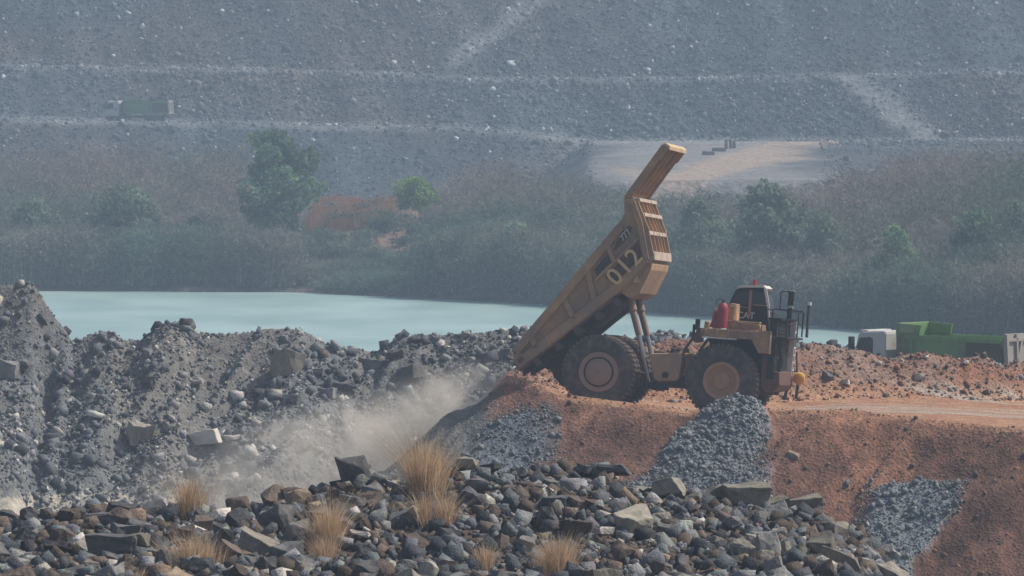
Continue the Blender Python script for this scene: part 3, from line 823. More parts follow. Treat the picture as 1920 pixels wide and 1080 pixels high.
def wheel(x, y0, front, steer=0.0, name='wheel'):
    R = 1.35; W = 0.70
    root = empty('wheel', (x, y0, 1.35)); root.parent = T; root.rotation_euler = (0, 0, steer)
    w = W / 2
    m = MB()
    prof = [(0.68, -w * 0.80), (0.82, -w * 0.98), (1.05, -w * 1.0), (1.22, -w * 0.93), (1.30, -w * 0.80), (1.305, w * 0.80), (1.22, w * 0.93), (1.05, w), (0.82, w * 0.98), (0.68, w * 0.80)]
    m.lathe(prof, n=64)
    ty = m.build('tyre', M['tyre'], root, smooth=True)
    t = MB(); nl = 44
    for i in range(nl):
        for s in (-1, 1):
            a = 2 * math.pi * (i + (0.5 if s > 0 else 0)) / nl; da = math.pi / nl * 0.66
            V = []
            for (rr, yy) in ((1.26, s * w * 0.96), (1.37, s * w * 0.84), (1.37, s * w * 0.10), (1.28, s * w * 0.10)):
                for k in (-1, 1):
                    sk = a + k * da + (0.05 if abs(yy) < 0.1 else 0) * s
                    V.append((rr * math.cos(sk), yy, rr * math.sin(sk)))
            t.add(V, [(0, 1, 3, 2), (2, 3, 5, 4), (4, 5, 7, 6), (0, 2, 4, 6), (1, 7, 5, 3), (0, 6, 7, 1)])
    t.build('tread', M['tread'], root)
    r = MB()
    s = -1 if y0 < 0 else 1
    if front:
        r.lathe([(0.70, s * w * 0.86), (0.66, s * w * 0.98), (0.58, s * w * 0.9), (0.52, s * w * 0.55), (0.34, s * w * 0.50), (0.30, s * w * 0.72), (0.02, s * w * 0.78), (0.02, 0.0), (0.70, 0.0)], n=40)
        for i in range(16):
            a = 2 * math.pi * i / 16
            r.tube((0.43 * math.cos(a), s * w * 0.45, 0.43 * math.sin(a)), (0.43 * math.cos(a), s * w * 0.60, 0.43 * math.sin(a)), 0.025, n=6)
        r.build('rim', M['rimf'], root, smooth=True)
    else:
        r.lathe([(0.76, s * w * 0.82), (0.72, s * w * 1.0), (0.56, s * w * 0.94), (0.55, s * w * 0.2), (0.02, s * w * 0.2), (0.02, 0.0), (0.76, 0.0)], n=40)
        r.build('rim', M['rim'], root, smooth=True)
        h = MB(); h.lathe([(0.495, s * w * 0.2), (0.49, s * w * 0.98), (0.45, s * w * 1.06), (0.02, s * w * 1.10), (0.02, s * w * 0.2)], n=40)
        for i in range(20):
            a = 2 * math.pi * i / 20
            h.tube((0.41 * math.cos(a), s * w * 1.05, 0.41 * math.sin(a)), (0.41 * math.cos(a), s * w * 1.12, 0.41 * math.sin(a)), 0.02, n=6)
        h.build('hub', M['rim'], root, smooth=True)
    return root
for yy in (-2.25, -1.45, 1.45, 2.25): wheel(0, yy, False)
wheel(4.56, -2.15, True, R_(-7)); wheel(4.56, 2.15, True, R_(-7))

# chassis
f = MB()
for s in (-1, 1):
    f.prism([(-2.3, 1.75), (-0.5, 1.70), (0.8, 1.45), (6.3, 1.35), (6.3, 0.95), (1.2, 0.95), (-0.6, 1.15), (-2.2, 1.30)], s * 0.62, s * 0.95)
f.box(1.6, 1.95, -0.95, 0.95, 0.9, 1.5); f.box(3.3, 3.7, -1.0, 1.0, 0.9, 1.6)
f.tube((-2.15, -1.05, 1.55), (-2.15, 1.05, 1.55), 0.22)
f.build('frame', M['under'], T, bevel=0.02)
a = MB(); a.tube((0, -1.2, 1.35), (0, 1.2, 1.35), 0.55, n=20); a.tube((0.3, 0, 1.35), (1.2, 0, 1.3), 0.3, 0.2)
a.prism([(-1.95, 1.9), (-1.1, 2.2), (-0.6, 1.6), (-1.2, 0.85), (-1.55, 0.72), (-1.9, 1.05)], -1.0, 1.0)
a.build('rear_axle', M['under'], T, smooth=True)
a = MB(); a.box(4.35, 4.78, -1.75, 1.75, 1.0, 1.45)
for s in (-1, 1): a.tube((4.62, s * 1.45, 1.0), (4.45, s * 1.25, 2.9), 0.24, 0.20, 14)
a.build('front_suspension', M['under'], T)

# tipping body, raised
half = 2.5
B = MB()
side = [(-3.30, 1.94), (0.44, 7.01), (0.52, 7.22), (0.46, 7.78), (0.86, 7.73), (1.21, 6.97), (1.59, 5.53), (0.62, 4.48), (-3.05, 1.24)]
for s in (-1, 1):
    B.prism(side, s * (half - 0.16), s * (half - 0.06))
# floor and front wall
B.prism([(-3.12, 1.30), (0.62, 4.60), (1.50, 5.58), (1.59, 5.50), (0.66, 4.42), (-3.0, 1.16)], -half + 0.06, half - 0.06)
B.prism([(0.76, 7.75), (0.86, 7.73), (1.21, 6.97), (1.59, 5.53), (1.47, 5.52), (1.10, 6.93)], -half + 0.06, half - 0.06)
body = B.build('tipping_body', M['tan'], T, bevel=0.012)
for s in (-1, 1):
    S = MB()
    y0, y1 = s * (half - 0.06), s * (half + 0.07)
    S.strip((-3.13, 1.86), (0.42, 6.72), 0.30, y0, y1 + s * 0.05)       # top rail
    S.strip((-3.05, 1.40), (0.62, 4.66), 0.34, y0, y1)              # lower beam
    S.strip((0.60, 4.64), (1.42, 5.62), 0.30, y0, y1)
    S.strip((1.46, 5.58), (1.10, 6.95), 0.22, y0, y1)               # front post
    S.strip((1.10, 6.95), (0.78, 7.66), 0.22, y0, y1)
    S.strip((-3.10, 1.80), (-2.85, 1.50), 0.30, y0, y1)
    S.strip((-2.62, 2.45), (-2.36, 2.05), 0.22, y0, y1)
    S.strip((-1.50, 3.95), (-1.06, 3.20), 0.20, y0, y1)
    S.strip((-0.70, 5.08), (-0.36, 3.95), 0.20, y0, y1)
    S.strip((-0.02, 6.00), (0.25, 5.45), 0.16, y0, y1)
    S.strip((-0.40, 4.66), (1.12, 6.36), 0.10, y0, y1)             # slanting stiffener over the number
    S.strip((-2.3, 2.18), (-0.4, 3.85), 0.06, y0, y1 - s * 0.04)
    S.build('side_frame', M['tan'], body, bevel=0.012)
P = MB(); P.prism([(0.10, 5.80), (-0.43, 5.10), (-0.33, 4.86), (0.20, 5.50)], -half + 0.03, -half - 0.002); P.build('side_window', M['panelgrey'], body)
P = MB(); P.prism([(0.30, 6.10), (0.22, 5.80), (0.62, 6.22), (0.86, 6.72), (0.72, 6.78)], -half + 0.03, -half - 0.002); P.build('badge_plate', M['recess'], body)
P = MB(); P.prism([(-0.02, 4.84), (1.10, 6.14), (1.26, 5.62), (0.52, 4.78), (0.30, 4.60)], -half + 0.03, -half - 0.002); P.build('number_panel', M['recess'], body)
ang = math.atan2(5.65 - 4.83, 1.03 - 0.34)
tx = (math.cos(ang), 0, math.sin(ang)); ty_ = (-math.sin(ang), 0, math.cos(ang))
for ch, xz in (('0', (0.36, 4.86)), ('1', (0.69, 5.27)), ('2', (1.01, 5.63))):
    text('digit', ch, 0.92, M['number'], body, (xz[0], -half - 0.09, xz[1]), tx, ty_, 0.012, 0.012)
text('badge', '777', 0.30, M['letter'], body, (0.62, -half - 0.03, 6.42), tx, ty_, 0.008, 0.006)
# headboard stiffeners: horizontal box beams coloured as if sunlit, and thin uprights
fl = [((0.86, 7.73), 0.15), ((1.09, 7.20), 0.16), ((1.30, 6.55), 0.17), ((1.55, 5.72), 0.34)]
for (p, hgt) in fl:
    Hb = MB()
    Hb.prism([(p[0] - 0.05, p[1] - hgt / 2), (p[0] + 0.20, p[1] - hgt / 2 + 0.04), (p[0] + 0.16, p[1] + hgt / 2 + 0.02), (p[0] - 0.08, p[1] + hgt / 2)], -half + 0.16, half - 0.08)
    Hb.build('headboard_beam', M['sunlit'], body, bevel=0.015)
for k, yy in enumerate((-2.42, -1.3, -0.3, 0.5, 1.3, 2.38)):
    Hv = MB()
    w = 0.04 if abs(yy) < 2.3 else 0.07
    Hv.strip((0.90, 7.66), (1.40, 6.62), 0.20, yy - w, yy + w)
    Hv.strip((1.37, 6.64), (1.60, 5.80), 0.20, yy - w, yy + w)
    Hv.build('headboard_rib', M['tan'], body)
Bl = MB()
Bl.prism([(1.57, 5.50), (1.66, 5.45), (1.63, 5.22), (1.26, 4.34), (0.98, 4.10), (0.58, 4.30), (0.64, 4.46)], -2.3, 2.3)
Bl.build('belly_plate', M['tan'], body, bevel=0.02)
q = MB(); q.prism([(0.98, 4.72), (1.12, 4.98), (1.28, 4.74)], -2.36, -2.26); q.build('lifting_lug', M['cream'], body)
Ur = MB()
for s in (-1, 1):
    Ur.prism([(0.66, 4.44), (0.60, 3.75), (0.0, 3.22), (-0.84, 2.42), (-1.5, 1.9), (-2.4, 1.42), (-3.0, 1.0), (-3.02, 1.18)], s * 0.75, s * 1.25)
for (x, z) in ((-2.4, 1.68), (-1.7, 2.30), (-1.0, 2.92), (-0.3, 3.54), (0.35, 4.1)):
    Ur.strip((x, z), (x + 0.18, z - 0.24), 0.22, -2.42, 2.42)
Ur.build('underbody_beam', M['under'], body)
# canopy over the cab: a plate bent forward from the headboard top, flanged edges
Cn = MB()
c0, c1 = Vector((0.46, 7.78)), Vector((1.74, 9.80)); cd = (c1 - c0).normalized(); cnv = Vector((cd.y, -cd.x))
def cp(u, v): p = c0 + cd * u + cnv * v; return (p.x, p.y)
Lc = (c1 - c0).length
Cn.prism([cp(0, 0), cp(Lc, 0), cp(Lc, 0.07), cp(0.0, 0.07)], -2.3, 2.3)
Cn.prism([cp(0, 0.07), cp(0.2, 0.07), (0.96, 7.72), (0.84, 7.66), (0.70, 7.74)], -2.3, 2.3)
for yy in (-1.2, 0.0, 1.2): Cn.prism([cp(0.3, 0.07), cp(Lc, 0.07), cp(Lc, 0.2), cp(0.3, 0.2)], yy - 0.04, yy + 0.04)
can = Cn.build('canopy', M['tan'], body)
for s in (-1, 1):
    Ce = MB()
    Ce.prism([cp(0, -0.05), cp(Lc, -0.05), cp(Lc, 0.24), cp(Lc - 0.45, 0.24), cp(Lc - 0.5, 0.19), cp(0.15, 0.19)], s * 2.3, s * 2.37)
    Ce.build('canopy_flange', M['tan'], can)
Ce = MB(); Ce.prism([cp(Lc, -0.06), cp(Lc + 0.16, 0.02), cp(Lc + 0.16, 0.22), cp(Lc, 0.30)], -2.36, 2.36); Ce.build('canopy_lip', M['cream'], can, bevel=0.03)  # lip coloured cream to carry the sun on the canopy end

# hoist cylinders
for s in (-1, 1):
    h = MB(); h.tube((0.70, s * 1.12, 4.50), (0.90, s * 1.12, 3.70), 0.10, 0.17, 14); h.tube((0.90, s * 1.12, 3.70), (0.92, s * 1.12, 3.64), 0.17, 0.13, 14)
    h.tube((0.91, s * 1.12, 3.66), (1.20, s * 1.12, 2.80), 0.125, 0.125, 14)
    hb = h.build('hoist_cylinder', M['pinkgrey'], T, smooth=True)
    r = MB(); r.tube((1.19, s * 1.12, 2.82), (1.45, s * 1.12, 1.95), 0.085, n=12); r.tube((1.44, s * 1.12, 1.96), (1.70, s * 1.12, 1.05), 0.06, n=12)
    r.build('rod', M['chrome'], hb, smooth=True)
# tanks between the wheels
for s in (-1, 1):
    t = MB(); t.prism([(1.80, 2.18), (2.9, 2.28), (3.02, 2.20), (2.94, 1.32), (2.84, 1.22), (2.15, 1.16), (2.02, 1.26)], s * 1.15, s * 2.45)
    tk = t.build('fuel_tank', M['tan'], T, bevel=0.05)
    c = MB(); c.tube((2.62, s * 2.1, 2.2), (2.62, s * 2.1, 2.40), 0.08); c.box(1.95, 2.35, s * 1.6, s * 2.2, 2.2, 2.26); c.tube((2.45, s * 2.44, 1.42), (2.45, s * 2.5, 1.42), 0.12)
    c.build('filler_cap', M['black'], tk)
p = MB(); p.path([(1.72, -2.2, 1.15), (1.80, -2.2, 0.98), (2.2, -2.25, 0.92), (2.58, -2.25, 0.98)], 0.11); p.box(1.62, 2.05, -2.3, -1.6, 0.92, 1.12); p.build('exhaust_pipe', M['black'], T)

# engine, nose, decks
e = MB(); e.box(3.85, 6.2, -1.15, 1.15, 1.4, 2.98); e.box(3.9, 4.3, -1.7, 1.7, 2.3, 2.9); e.build('engine', M['black'], T)
d = MB(); d.box(3.72, 6.15, -2.55, 2.55, 3.02, 3.10); d.box(3.72, 6.05, -2.62, -2.52, 2.94, 3.24); d.box(3.72, 6.05, 2.52, 2.62, 2.94, 3.24); d.box(3.64, 3.74, -2.55, 2.55, 2.94, 3.24)
for k in range(6): d.box(3.80 + k * 0.42, 3.86 + k * 0.42, -2.66, -2.60, 2.92, 3.25)
dk = d.build('deck', M['yellow'], T, bevel=0.01)
l = MB(); l.box(3.72, 5.0, -2.64, -2.50, 2.885, 2.935); l.build('deck_edge', M['white'], dk)
for s in (-1, 1):
    p = MB(); p.prism([(5.40, 3.26), (6.17, 3.30), (6.20, 2.48), (5.84, 2.46), (5.58, 2.88)], s * 1.95, s * 2.60)
    fd = p.build('fender', M['yellow'], T, bevel=0.02)
    p = MB(); p.box(6.20, 6.26, s * 1.97, s * 2.62, 2.46, 3.30); p.build('fender_edge', M['cream'], fd)
for s in (-1, 1):
    st = MB()
    st.strip((3.00, 2.0), (3.06, 2.40), 0.10, s * 2.2, s * 2.3); st.strip((3.05, 2.35), (3.36, 2.86), 0.10, s * 2.2, s * 2.3); st.prism([(3.30, 2.78), (3.40, 2.95), (3.52, 3.30), (3.70, 3.15), (3.74, 2.72), (3.5, 2.68)], s * 2.1, s * 2.35)
    st.build('mudguard_bracket', M['rustbrown'], T)
x_ = MB(); x_.box(3.40, 3.55, -2.3, -2.0, 3.15, 3.55); x_.box(3.30, 3.38, -2.2, -2.0, 2.85, 3.35); x_.build('side_marker', M['black'], T)
hd = MB(); hd.prism([(4.50, 3.10), (4.50, 3.46), (4.62, 3.56), (5.72, 3.50), (5.78, 3.10)], -1.75, 0.1); hd.box(4.6, 5.7, -1.8, -1.7, 3.16, 3.30); hood = hd.build('hood', M['yellow'], T, bevel=0.02)
hd = MB(); hd.box(4.52, 5.70, -1.80, -1.2, 3.555, 3.60); hd.build('hood_rim', M['cream'], hood)  # cream strip paints the sunlit top edge of the hood
# red tank, air cleaners
rt = MB(); rt.lathe([(0.0, 0.0), (0.20, 0.0), (0.205, 0.70), (0.17, 0.84), (0.08, 0.93), (0.0, 0.94)], n=20)
rt.v = [(x + 4.34, z2 - 1.95, y + 3.28) for x, y, z2 in rt.v]
red = rt.build('fire_bottle', M['red'], T, smooth=True)
rt = MB(); rt.tube((4.34, -1.95, 4.2), (4.34, -1.95, 4.30), 0.05); rt.path([(4.34, -1.95, 4.28), (4.22, -1.95, 4.36), (4.10, -1.93, 4.30), (4.06, -1.92, 4.10)], 0.018, 6); rt.build('hose', M['black'], red)
rt = MB(); rt.tube((4.06, -1.8, 3.27), (4.14, -1.8, 3.86), 0.20, 0.10, 16); rt.build('cone_cover', M['red'], T, smooth=True)
ac = MB(); ac.prism([(3.92, 3.25), (3.90, 3.80), (3.98, 3.98), (4.12, 3.98), (4.20, 3.8), (4.20, 3.25)], -1.5, -0.7); ac.prism([(4.46, 3.3), (4.46, 4.14), (4.54, 4.22), (4.78, 4.20), (4.80, 3.5), (4.70, 3.3)], -1.4, -0.5)
ac.tube((3.76, -1.6, 3.22), (3.76, -1.6, 3.50), 0.13, 0.10, 12)
air = ac.build('air_cleaner', M['yellow'], T, bevel=0.03)
ac = MB(); ac.box(4.52, 4.76, -1.44, -1.38, 4.08, 4.16); ac.box(4.68, 4.76, -1.44, -1.38, 3.62, 4.10); ac.build('grab_plate', M['cream'], air)

# cab (on the truck's left, seen over the hood)
cb = MB(); cb.prism([(4.46, 3.12), (4.40, 3.66), (4.26, 4.18), (4.46, 4.70), (4.60, 4.80), (5.52, 4.86), (5.62, 4.74), (5.78, 3.90), (5.82, 3.12)], 0.35, 2.15)
cab = cb.build('cab', M['black'], T, bevel=0.03)
w_ = MB(); w_.prism([(4.36, 4.20), (4.52, 4.66), (5.40, 4.74), (5.55, 4.70), (5.66, 4.20)], 0.32, 0.36); w_.prism([(5.62, 4.64), (5.76, 3.96), (5.80, 3.96), (5.66, 4.64)], 0.5, 2.0); w_.build('cab_window', M['glass'], cab)
w_ = MB(); w_.prism([(4.52, 4.82), (4.60, 4.90), (5.50, 4.96), (5.62, 4.86), (5.58, 4.80), (5.48, 4.88), (4.60, 4.82)], 0.25, 2.25); w_.build('cab_roof', M['white'], cab)
w_ = MB(); w_.strip((5.58, 4.82), (5.74, 4.18), 0.10, 0.26, 0.36); w_.strip((5.74, 4.18), (5.80, 3.70), 0.07, 0.26, 0.36); w_.build('cab_pillar', M['white'], cab)
w_ = MB(); w_.strip((4.34, 4.14), (5.00, 4.10), 0.035, 0.28, 0.33); w_.strip((5.05, 4.75), (5.05, 3.75), 0.10, 0.28, 0.335); w_.strip((5.15, 4.22), (5.66, 4.22), 0.04, 0.28, 0.33); w_.box(5.10, 5.5, 0.0, 0.3, 3.3, 3.5); w_.build('window_bar', M['pinkgrey'], cab)
text('lettering', 'CAT', 0.34, M['letter'], cab, (4.92, 0.30, 3.80), (1, 0, 0), (0, 0, 1), 0.008, 0.005)
bc = MB(); bc.tube((5.10, 0.9, 4.90), (5.10, 0.9, 4.98), 0.09, n=14); bc.tube((5.10, 0.9, 4.98), (5.10, 0.9, 5.16), 0.085, 0.07, n=14); bc.build('beacon', M['red'], cab, smooth=True)

# front deck rails, mirrors, dark hoses and grille, ladder, bumper
rl = MB(); r0 = 0.022
for yy in (-2.55, 2.55):
    rl.path([(6.25, yy, 3.15), (6.25, yy, 4.05), (6.30, yy, 4.12), (6.75, yy, 4.10), (6.80, yy, 4.05), (6.80, yy, 3.15)], r0 * 1.3, 6); rl.path([(6.25, yy, 3.65), (6.8, yy, 3.62)], r0, 6)
rl.path([(6.5, -2.55, 4.1), (6.5, -2.55, 4.72), (6.55, -2.55, 4.78), (6.85, -2.55, 4.80)], r0, 6)
rl.path([(6.8, -2.55, 4.05), (6.8, 2.55, 4.05)], r0, 6); rl.path([(6.8, -2.55, 3.6), (6.8, 2.55, 3.6)], r0, 6)
rl.path([(6.80, -2.55, 3.15), (6.80, -2.55, 4.8)], r0 * 1.4, 6)
for yy in (-1.6, 1.0): rl.path([(6.8, yy, 3.1), (6.8, yy, 4.05)], r0, 6)
rl.path([(5.85, -2.5, 3.2), (5.95, -2.5, 4.1), (6.25, -2.55, 4.08)], r0, 6)
rl.build('handrail', M['black'], T)
mr_ = MB(); mr_.box(6.84, 7.00, -2.75, -2.45, 4.30, 4.80); m1 = mr_.build('mirror', M['black'], T, bevel=0.02)
mr_ = MB(); mr_.box(6.83, 7.01, -2.76, -2.44, 4.80, 4.83); mr_.box(6.79, 6.98, -2.76, -2.44, 4.205, 4.235); mr_.build('mirror_cap', M['letter'], m1)
mr_ = MB(); mr_.box(6.80, 6.97, -2.75, -2.45, 3.80, 4.20); mr_.build('mirror', M['black'], T, bevel=0.02)
mr_ = MB(); mr_.box(6.95, 7.02, 2.4, 2.75, 3.15, 4.35); m2 = mr_.build('mirror', M['black'], T, bevel=0.015)
mr_ = MB(); mr_.box(6.95, 7.06, 2.4, 2.7, 4.35, 4.48); mr_.build('mirror_cap', M['white'], m2)
fr = MB(); fr.box(6.15, 6.42, -2.35, 2.2, 1.55, 3.72); fr.box(6.1, 6.6, -2.5, 2.3, 3.70, 3.80); fr.box(6.1, 6.86, -2.5, 2.5, 3.04, 3.12)
gr_ = fr.build('radiator', M['black'], T, bevel=0.02)
gs = MB()
for k in range(14): gs.box(6.42, 6.46, -1.9, 0.9, 1.75 + k * 0.135, 1.80 + k * 0.135)
gs.path([(6.50, -2.2, 3.1), (6.62, -2.1, 2.4), (6.55, -1.9, 1.85), (6.5, -1.6, 1.72), (6.52, -1.2, 1.9), (6.55, -1.0, 2.6)], 0.06, 8)
gs.path([(6.50, -1.6, 3.0), (6.60, -1.5, 2.3), (6.55, -1.35, 1.95)], 0.05, 8)
gs.build('hose', M['black'], gr_)
bu = MB(); bu.prism([(5.95, 2.48), (6.15, 2.48), (6.20, 1.9), (6.62, 1.82), (6.66, 1.35), (6.50, 1.12), (6.15, 1.05), (5.95, 1.3)], -2.30, 2.1); bu.build('bumper', M['rustbrown'], T, bevel=0.02)
ld = MB()
for (xa, za, xb, zb) in ((6.58, 3.70, 6.52, 1.45),):
    ld.strip((xa, za), (xb, zb), 0.21, 1.50, 1.58); ld.strip((xa, za), (xb, zb), 0.21, 2.02, 2.10)
for k in range(8):
    z = 1.6 + k * 0.28; ld.box(6.47, 6.66, 1.55, 2.05, z, z + 0.05)
lad = ld.build('ladder', M['white'], T)  # white colour stands in for sun on the ladder's face
ld = MB(); ld.strip((6.55, 1.5), (6.44, 0.80), 0.11, 1.50, 1.62); ld.strip((6.86, 1.5), (6.82, 0.85), 0.11, 1.90, 2.02); ld.strip((6.72, 2.6), (6.80, 1.7), 0.06, 1.9, 2.0)
ld.build('hanging_step', M['under'], lad)
lm = MB(); lm.tube((6.90, 1.75, 1.62), (6.94, 1.45, 1.62), 0.24, 0.20, 20); lm.tube((6.94, 1.45, 1.62), (6.945, 1.40, 1.62), 0.20, 0.12, 20); lm.build('lamp_drum', M['lampyellow'], T, smooth=True, bevel=0.0)

# ------------------------------------------------------------------ tipper lorries
def make_tipper():
    t = empty('tipper_lorry')
    f = MB(); f.box(-1.2, 6.4, -0.5, 0.5, 0.75, 1.05); f.box(4.9, 7.4, -1.1, 1.1, 0.55, 1.0); f.build('chassis', M['under'], t)
    c = MB(); c.prism([(5.55, 0.95), (7.42, 0.95), (7.46, 1.75), (7.20, 2.85), (6.95, 3.00), (5.62, 3.08), (5.55, 2.98)], -1.22, 1.22)
    cab = c.build('cab', M['cabwhite'], t, bevel=0.06)
    for s in (-1, 1):
        w = MB(); w.prism([(6.30, 1.95), (6.30, 2.66), (6.45, 2.76), (7.05, 2.70), (7.36, 1.97)], s * 1.215, s * 1.24); w.build('side_window', M['glass'], cab)
        w = MB(); w.box(7.38, 7.56, s * 1.20, s * 1.50, 1.95, 2.75); w.build('mirror', M['black'], cab, bevel=0.02)
    w = MB(); w.prism([(7.44, 1.80), (7.24, 2.70), (7.28, 2.72), (7.49, 1.80)], -1.08, 1.08); w.build('windscreen', M['glass'], cab)
    w = MB(); w.box(5.85, 6.05, -1.235, -1.215, 1.72, 2.02); w.box(5.85, 6.05, 1.215, 1.235, 1.72, 2.02); w.build('door_badge', M['under'], cab)
    w = MB(); w.box(6.85, 7.3, -0.9, 0.9, 2.99, 3.06); w.build('roof_visor', M['white'], cab)
    s_ = MB(); s_.box(5.10, 5.48, -1.2, -0.3, 1.0, 3.02); s_.tube((5.3, -0.9, 3.0), (5.3, -0.9, 3.2), 0.1); s_.build('air_intake', M['black'], t, bevel=0.03)
    # body with headboard and guard
    b = MB()
    for s in (-1, 1):
        b.prism([(-1.35, 1.05), (4.95, 1.05), (4.80, 2.62), (-1.15, 2.62)], s * 1.10, s * 1.22)
    b.box(-1.35, 4.95, -1.15, 1.15, 1.02, 1.14); b.prism([(4.83, 1.10), (4.95, 1.10), (4.93, 3.18), (4.81, 3.18)], -1.2, 1.2)
    bd = b.build('tipping_body', M['green'], t, bevel=0.02); bd.location.z = 0.3
    r = MB()
    for s in (-1, 1):
        r.box(-1.2, 4.86, s * 1.20, s * 1.30, 2.44, 2.66); r.box(-1.3, 4.95, s * 1.20, s * 1.28, 1.04, 1.20)
        for x in (0.80, 3.9, 4.35): r.box(x, x + 0.09, s * 1.20, s * 1.29, 1.20, 2.44)
    r.build('side_rib', M['green'], bd)
    r = MB(); r.prism([(-1.35, 1.21), (0.75, 1.21), (0.78, 2.43), (-1.17, 2.43)], 1.10, 1.265); r.build('muddy_side_plate', M['greendust'], bd)
    g = MB(); g.prism([(3.55, 2.66), (3.45, 3.12), (4.90, 3.18), (4.93, 2.66)], -1.24, -1.14); gd = g.build('guard', M['green'], bd)
    g = MB(); g.prism([(3.55, 2.66), (3.45, 3.12), (4.90, 3.18), (4.93, 2.66)], 1.14, 1.24); g.build('guard', M['green'], bd)
    g = MB(); g.prism([(3.85, 2.72), (3.72, 3.10), (4.70, 3.13), (4.70, 2.74)], 1.25, 1.28); g.build('guard_panel', M['palegreen'], gd)
    # tailgate: outer frame with slanting ribs
    tl = MB(); tl.prism([(-1.55, 1.0), (-1.42, 2.90), (-1.34, 2.90), (-1.47, 1.0)], -1.24, 1.24)
    tg = tl.build('tailgate', M['tailgrey'], t, bevel=0.01); tg.location.z = 0.3
    tl = MB()
    def tb(z0, z1, ya, yb_, yc, yd):
        def X(z): return -1.55 + (z - 1.0) * 0.068
        tl.add([(X(z0), ya, z0), (X(z0), yb_, z0), (X(z1), yd, z1), (X(z1), yc, z1), (X(z0) - 0.12, ya, z0), (X(z0) - 0.12, yb_, z0), (X(z1) - 0.12, yd, z1), (X(z1) - 0.12, yc, z1)],
               [(0, 1, 2, 3), (4, 7, 6, 5), (0, 4, 5, 1), (1, 5, 6, 2), (2, 6, 7, 3), (3, 7, 4, 0)])
    for a_, b_ in ((-1.24, -1.10), (1.10, 1.24), (-0.5, -0.38), (0.38, 0.5)): tb(1.0, 2.88, a_, b_, a_, b_)
    tb(2.55, 2.70, -1.1, 1.1, -1.1, 1.1); tb(1.0, 1.14, -1.1, 1.1, -1.1, 1.1); tb(1.1, 2.58, -0.55, -0.40, -0.95, -0.82); tb(1.1, 2.58, 0.55, 0.68, 0.0, 0.12)
    tl.build('rib', M['tailgrey'], tg)
    for x in (0.15, 1.50, 6.45):
        for s in (-1, 1):
            wroot = MB(); w = 0.16; yc = s * 1.02
            wroot.lathe([(0.32, -w), (0.50, -w), (0.54, -w * 0.8), (0.54, w * 0.8), (0.50, w), (0.32, w)], (x, yc, 0.54), 28)
            wh = wroot.build('wheel', M['tyre'], t, smooth=True)
            rr = MB(); rr.lathe([(0.33, s * w * 0.8), (0.30, s * w * 0.3), (0.12, s * w * 0.4), (0.10, s * w), (0.0, s * w), (0.0, 0), (0.33, 0)], (x, yc, 0.54), 20); rr.build('rim', M['under'], wh, smooth=True)
    return t
def copy_tree(o, parent=None):
    c = o.copy(); col.objects.link(c); c.parent = parent
    for ch in [k for k in bpy.data.objects if k.parent == o]: copy_tree(ch, c)
    return c
tp = make_tipper()
tp.location = (22.45, 315.5, 5.1); tp.rotation_euler = (R_(0), R_(-0.8), R_(180 - 41))
tag(tp, 'near green tipper lorry with white cab, half hidden behind the orange berm', 'lorry', 'green tipper lorries')
tp2 = copy_tree(tp)
Yf = 936.0
tp2.location = (X_of(300, Yf), Yf, HF(np.array([X_of(280, Yf)]), np.array([Yf]))[0] - 0.1); tp2.rotation_euler = (0, 0, R_(180 - 12))
tp2.scale = (1, 1, 1)
tag(tp2, 'small hazy green tipper lorry far off on the hillside bench', 'lorry', 'green tipper lorries')

# things standing on the far plateau
def on_hill(px, py): return on_view(px, py, 735, 990, HF, 3000)
for px, py, w, lab in ((1328, 291, 1.5, 'low dark block lying left on the far pale plateau'), (1348, 284, 1.7, 'dark block just behind the lowest block on the plateau')):
    p = on_hill(px, py)
    b = MB(); b.prism([(-w / 2, 0), (w / 2, 0), (w / 2 - 0.06, 0.5), (-w / 2 + 0.08, 0.55)], -0.4, 0.4); b.box(-w / 2 - 0.05, -w / 2 + 0.2, -0.35, 0.35, 0.1, 0.3)
    o = b.build('concrete_block', M['concrete'], None, bevel=0.04); o.location = (p[0], p[1], p[2] - 0.03); o.rotation_euler = (0, 0, 0.2)
    tag(o, lab, 'block')
p = on_hill(1368, 279)
for k, (dx, hh, lab) in enumerate(((-0.45, 1.15, 'left one of three upright brown barrels on the far plateau'), (0.15, 1.25, 'middle one of three upright brown barrels on the far plateau'), (0.62, 1.1, 'right one of three upright brown barrels on the far plateau'))):
    t = MB(); t.lathe([(0.0, 0.0), (0.28, 0.0), (0.28, 0.06), (0.22, 0.08), (0.215, hh * 0.5), (0.235, hh * 0.52), (0.17, hh), (0.0, hh)], n=16)
    t.v = [(x, z, y) for x, y, z in t.v]
    o = t.build('barrel', M['drum'], None, smooth=True); o.location = (p[0] + dx, p[1] + 0.2 * k, p[2] - 0.02)
    tag(o, lab, 'barrel', 'barrels on the far plateau')

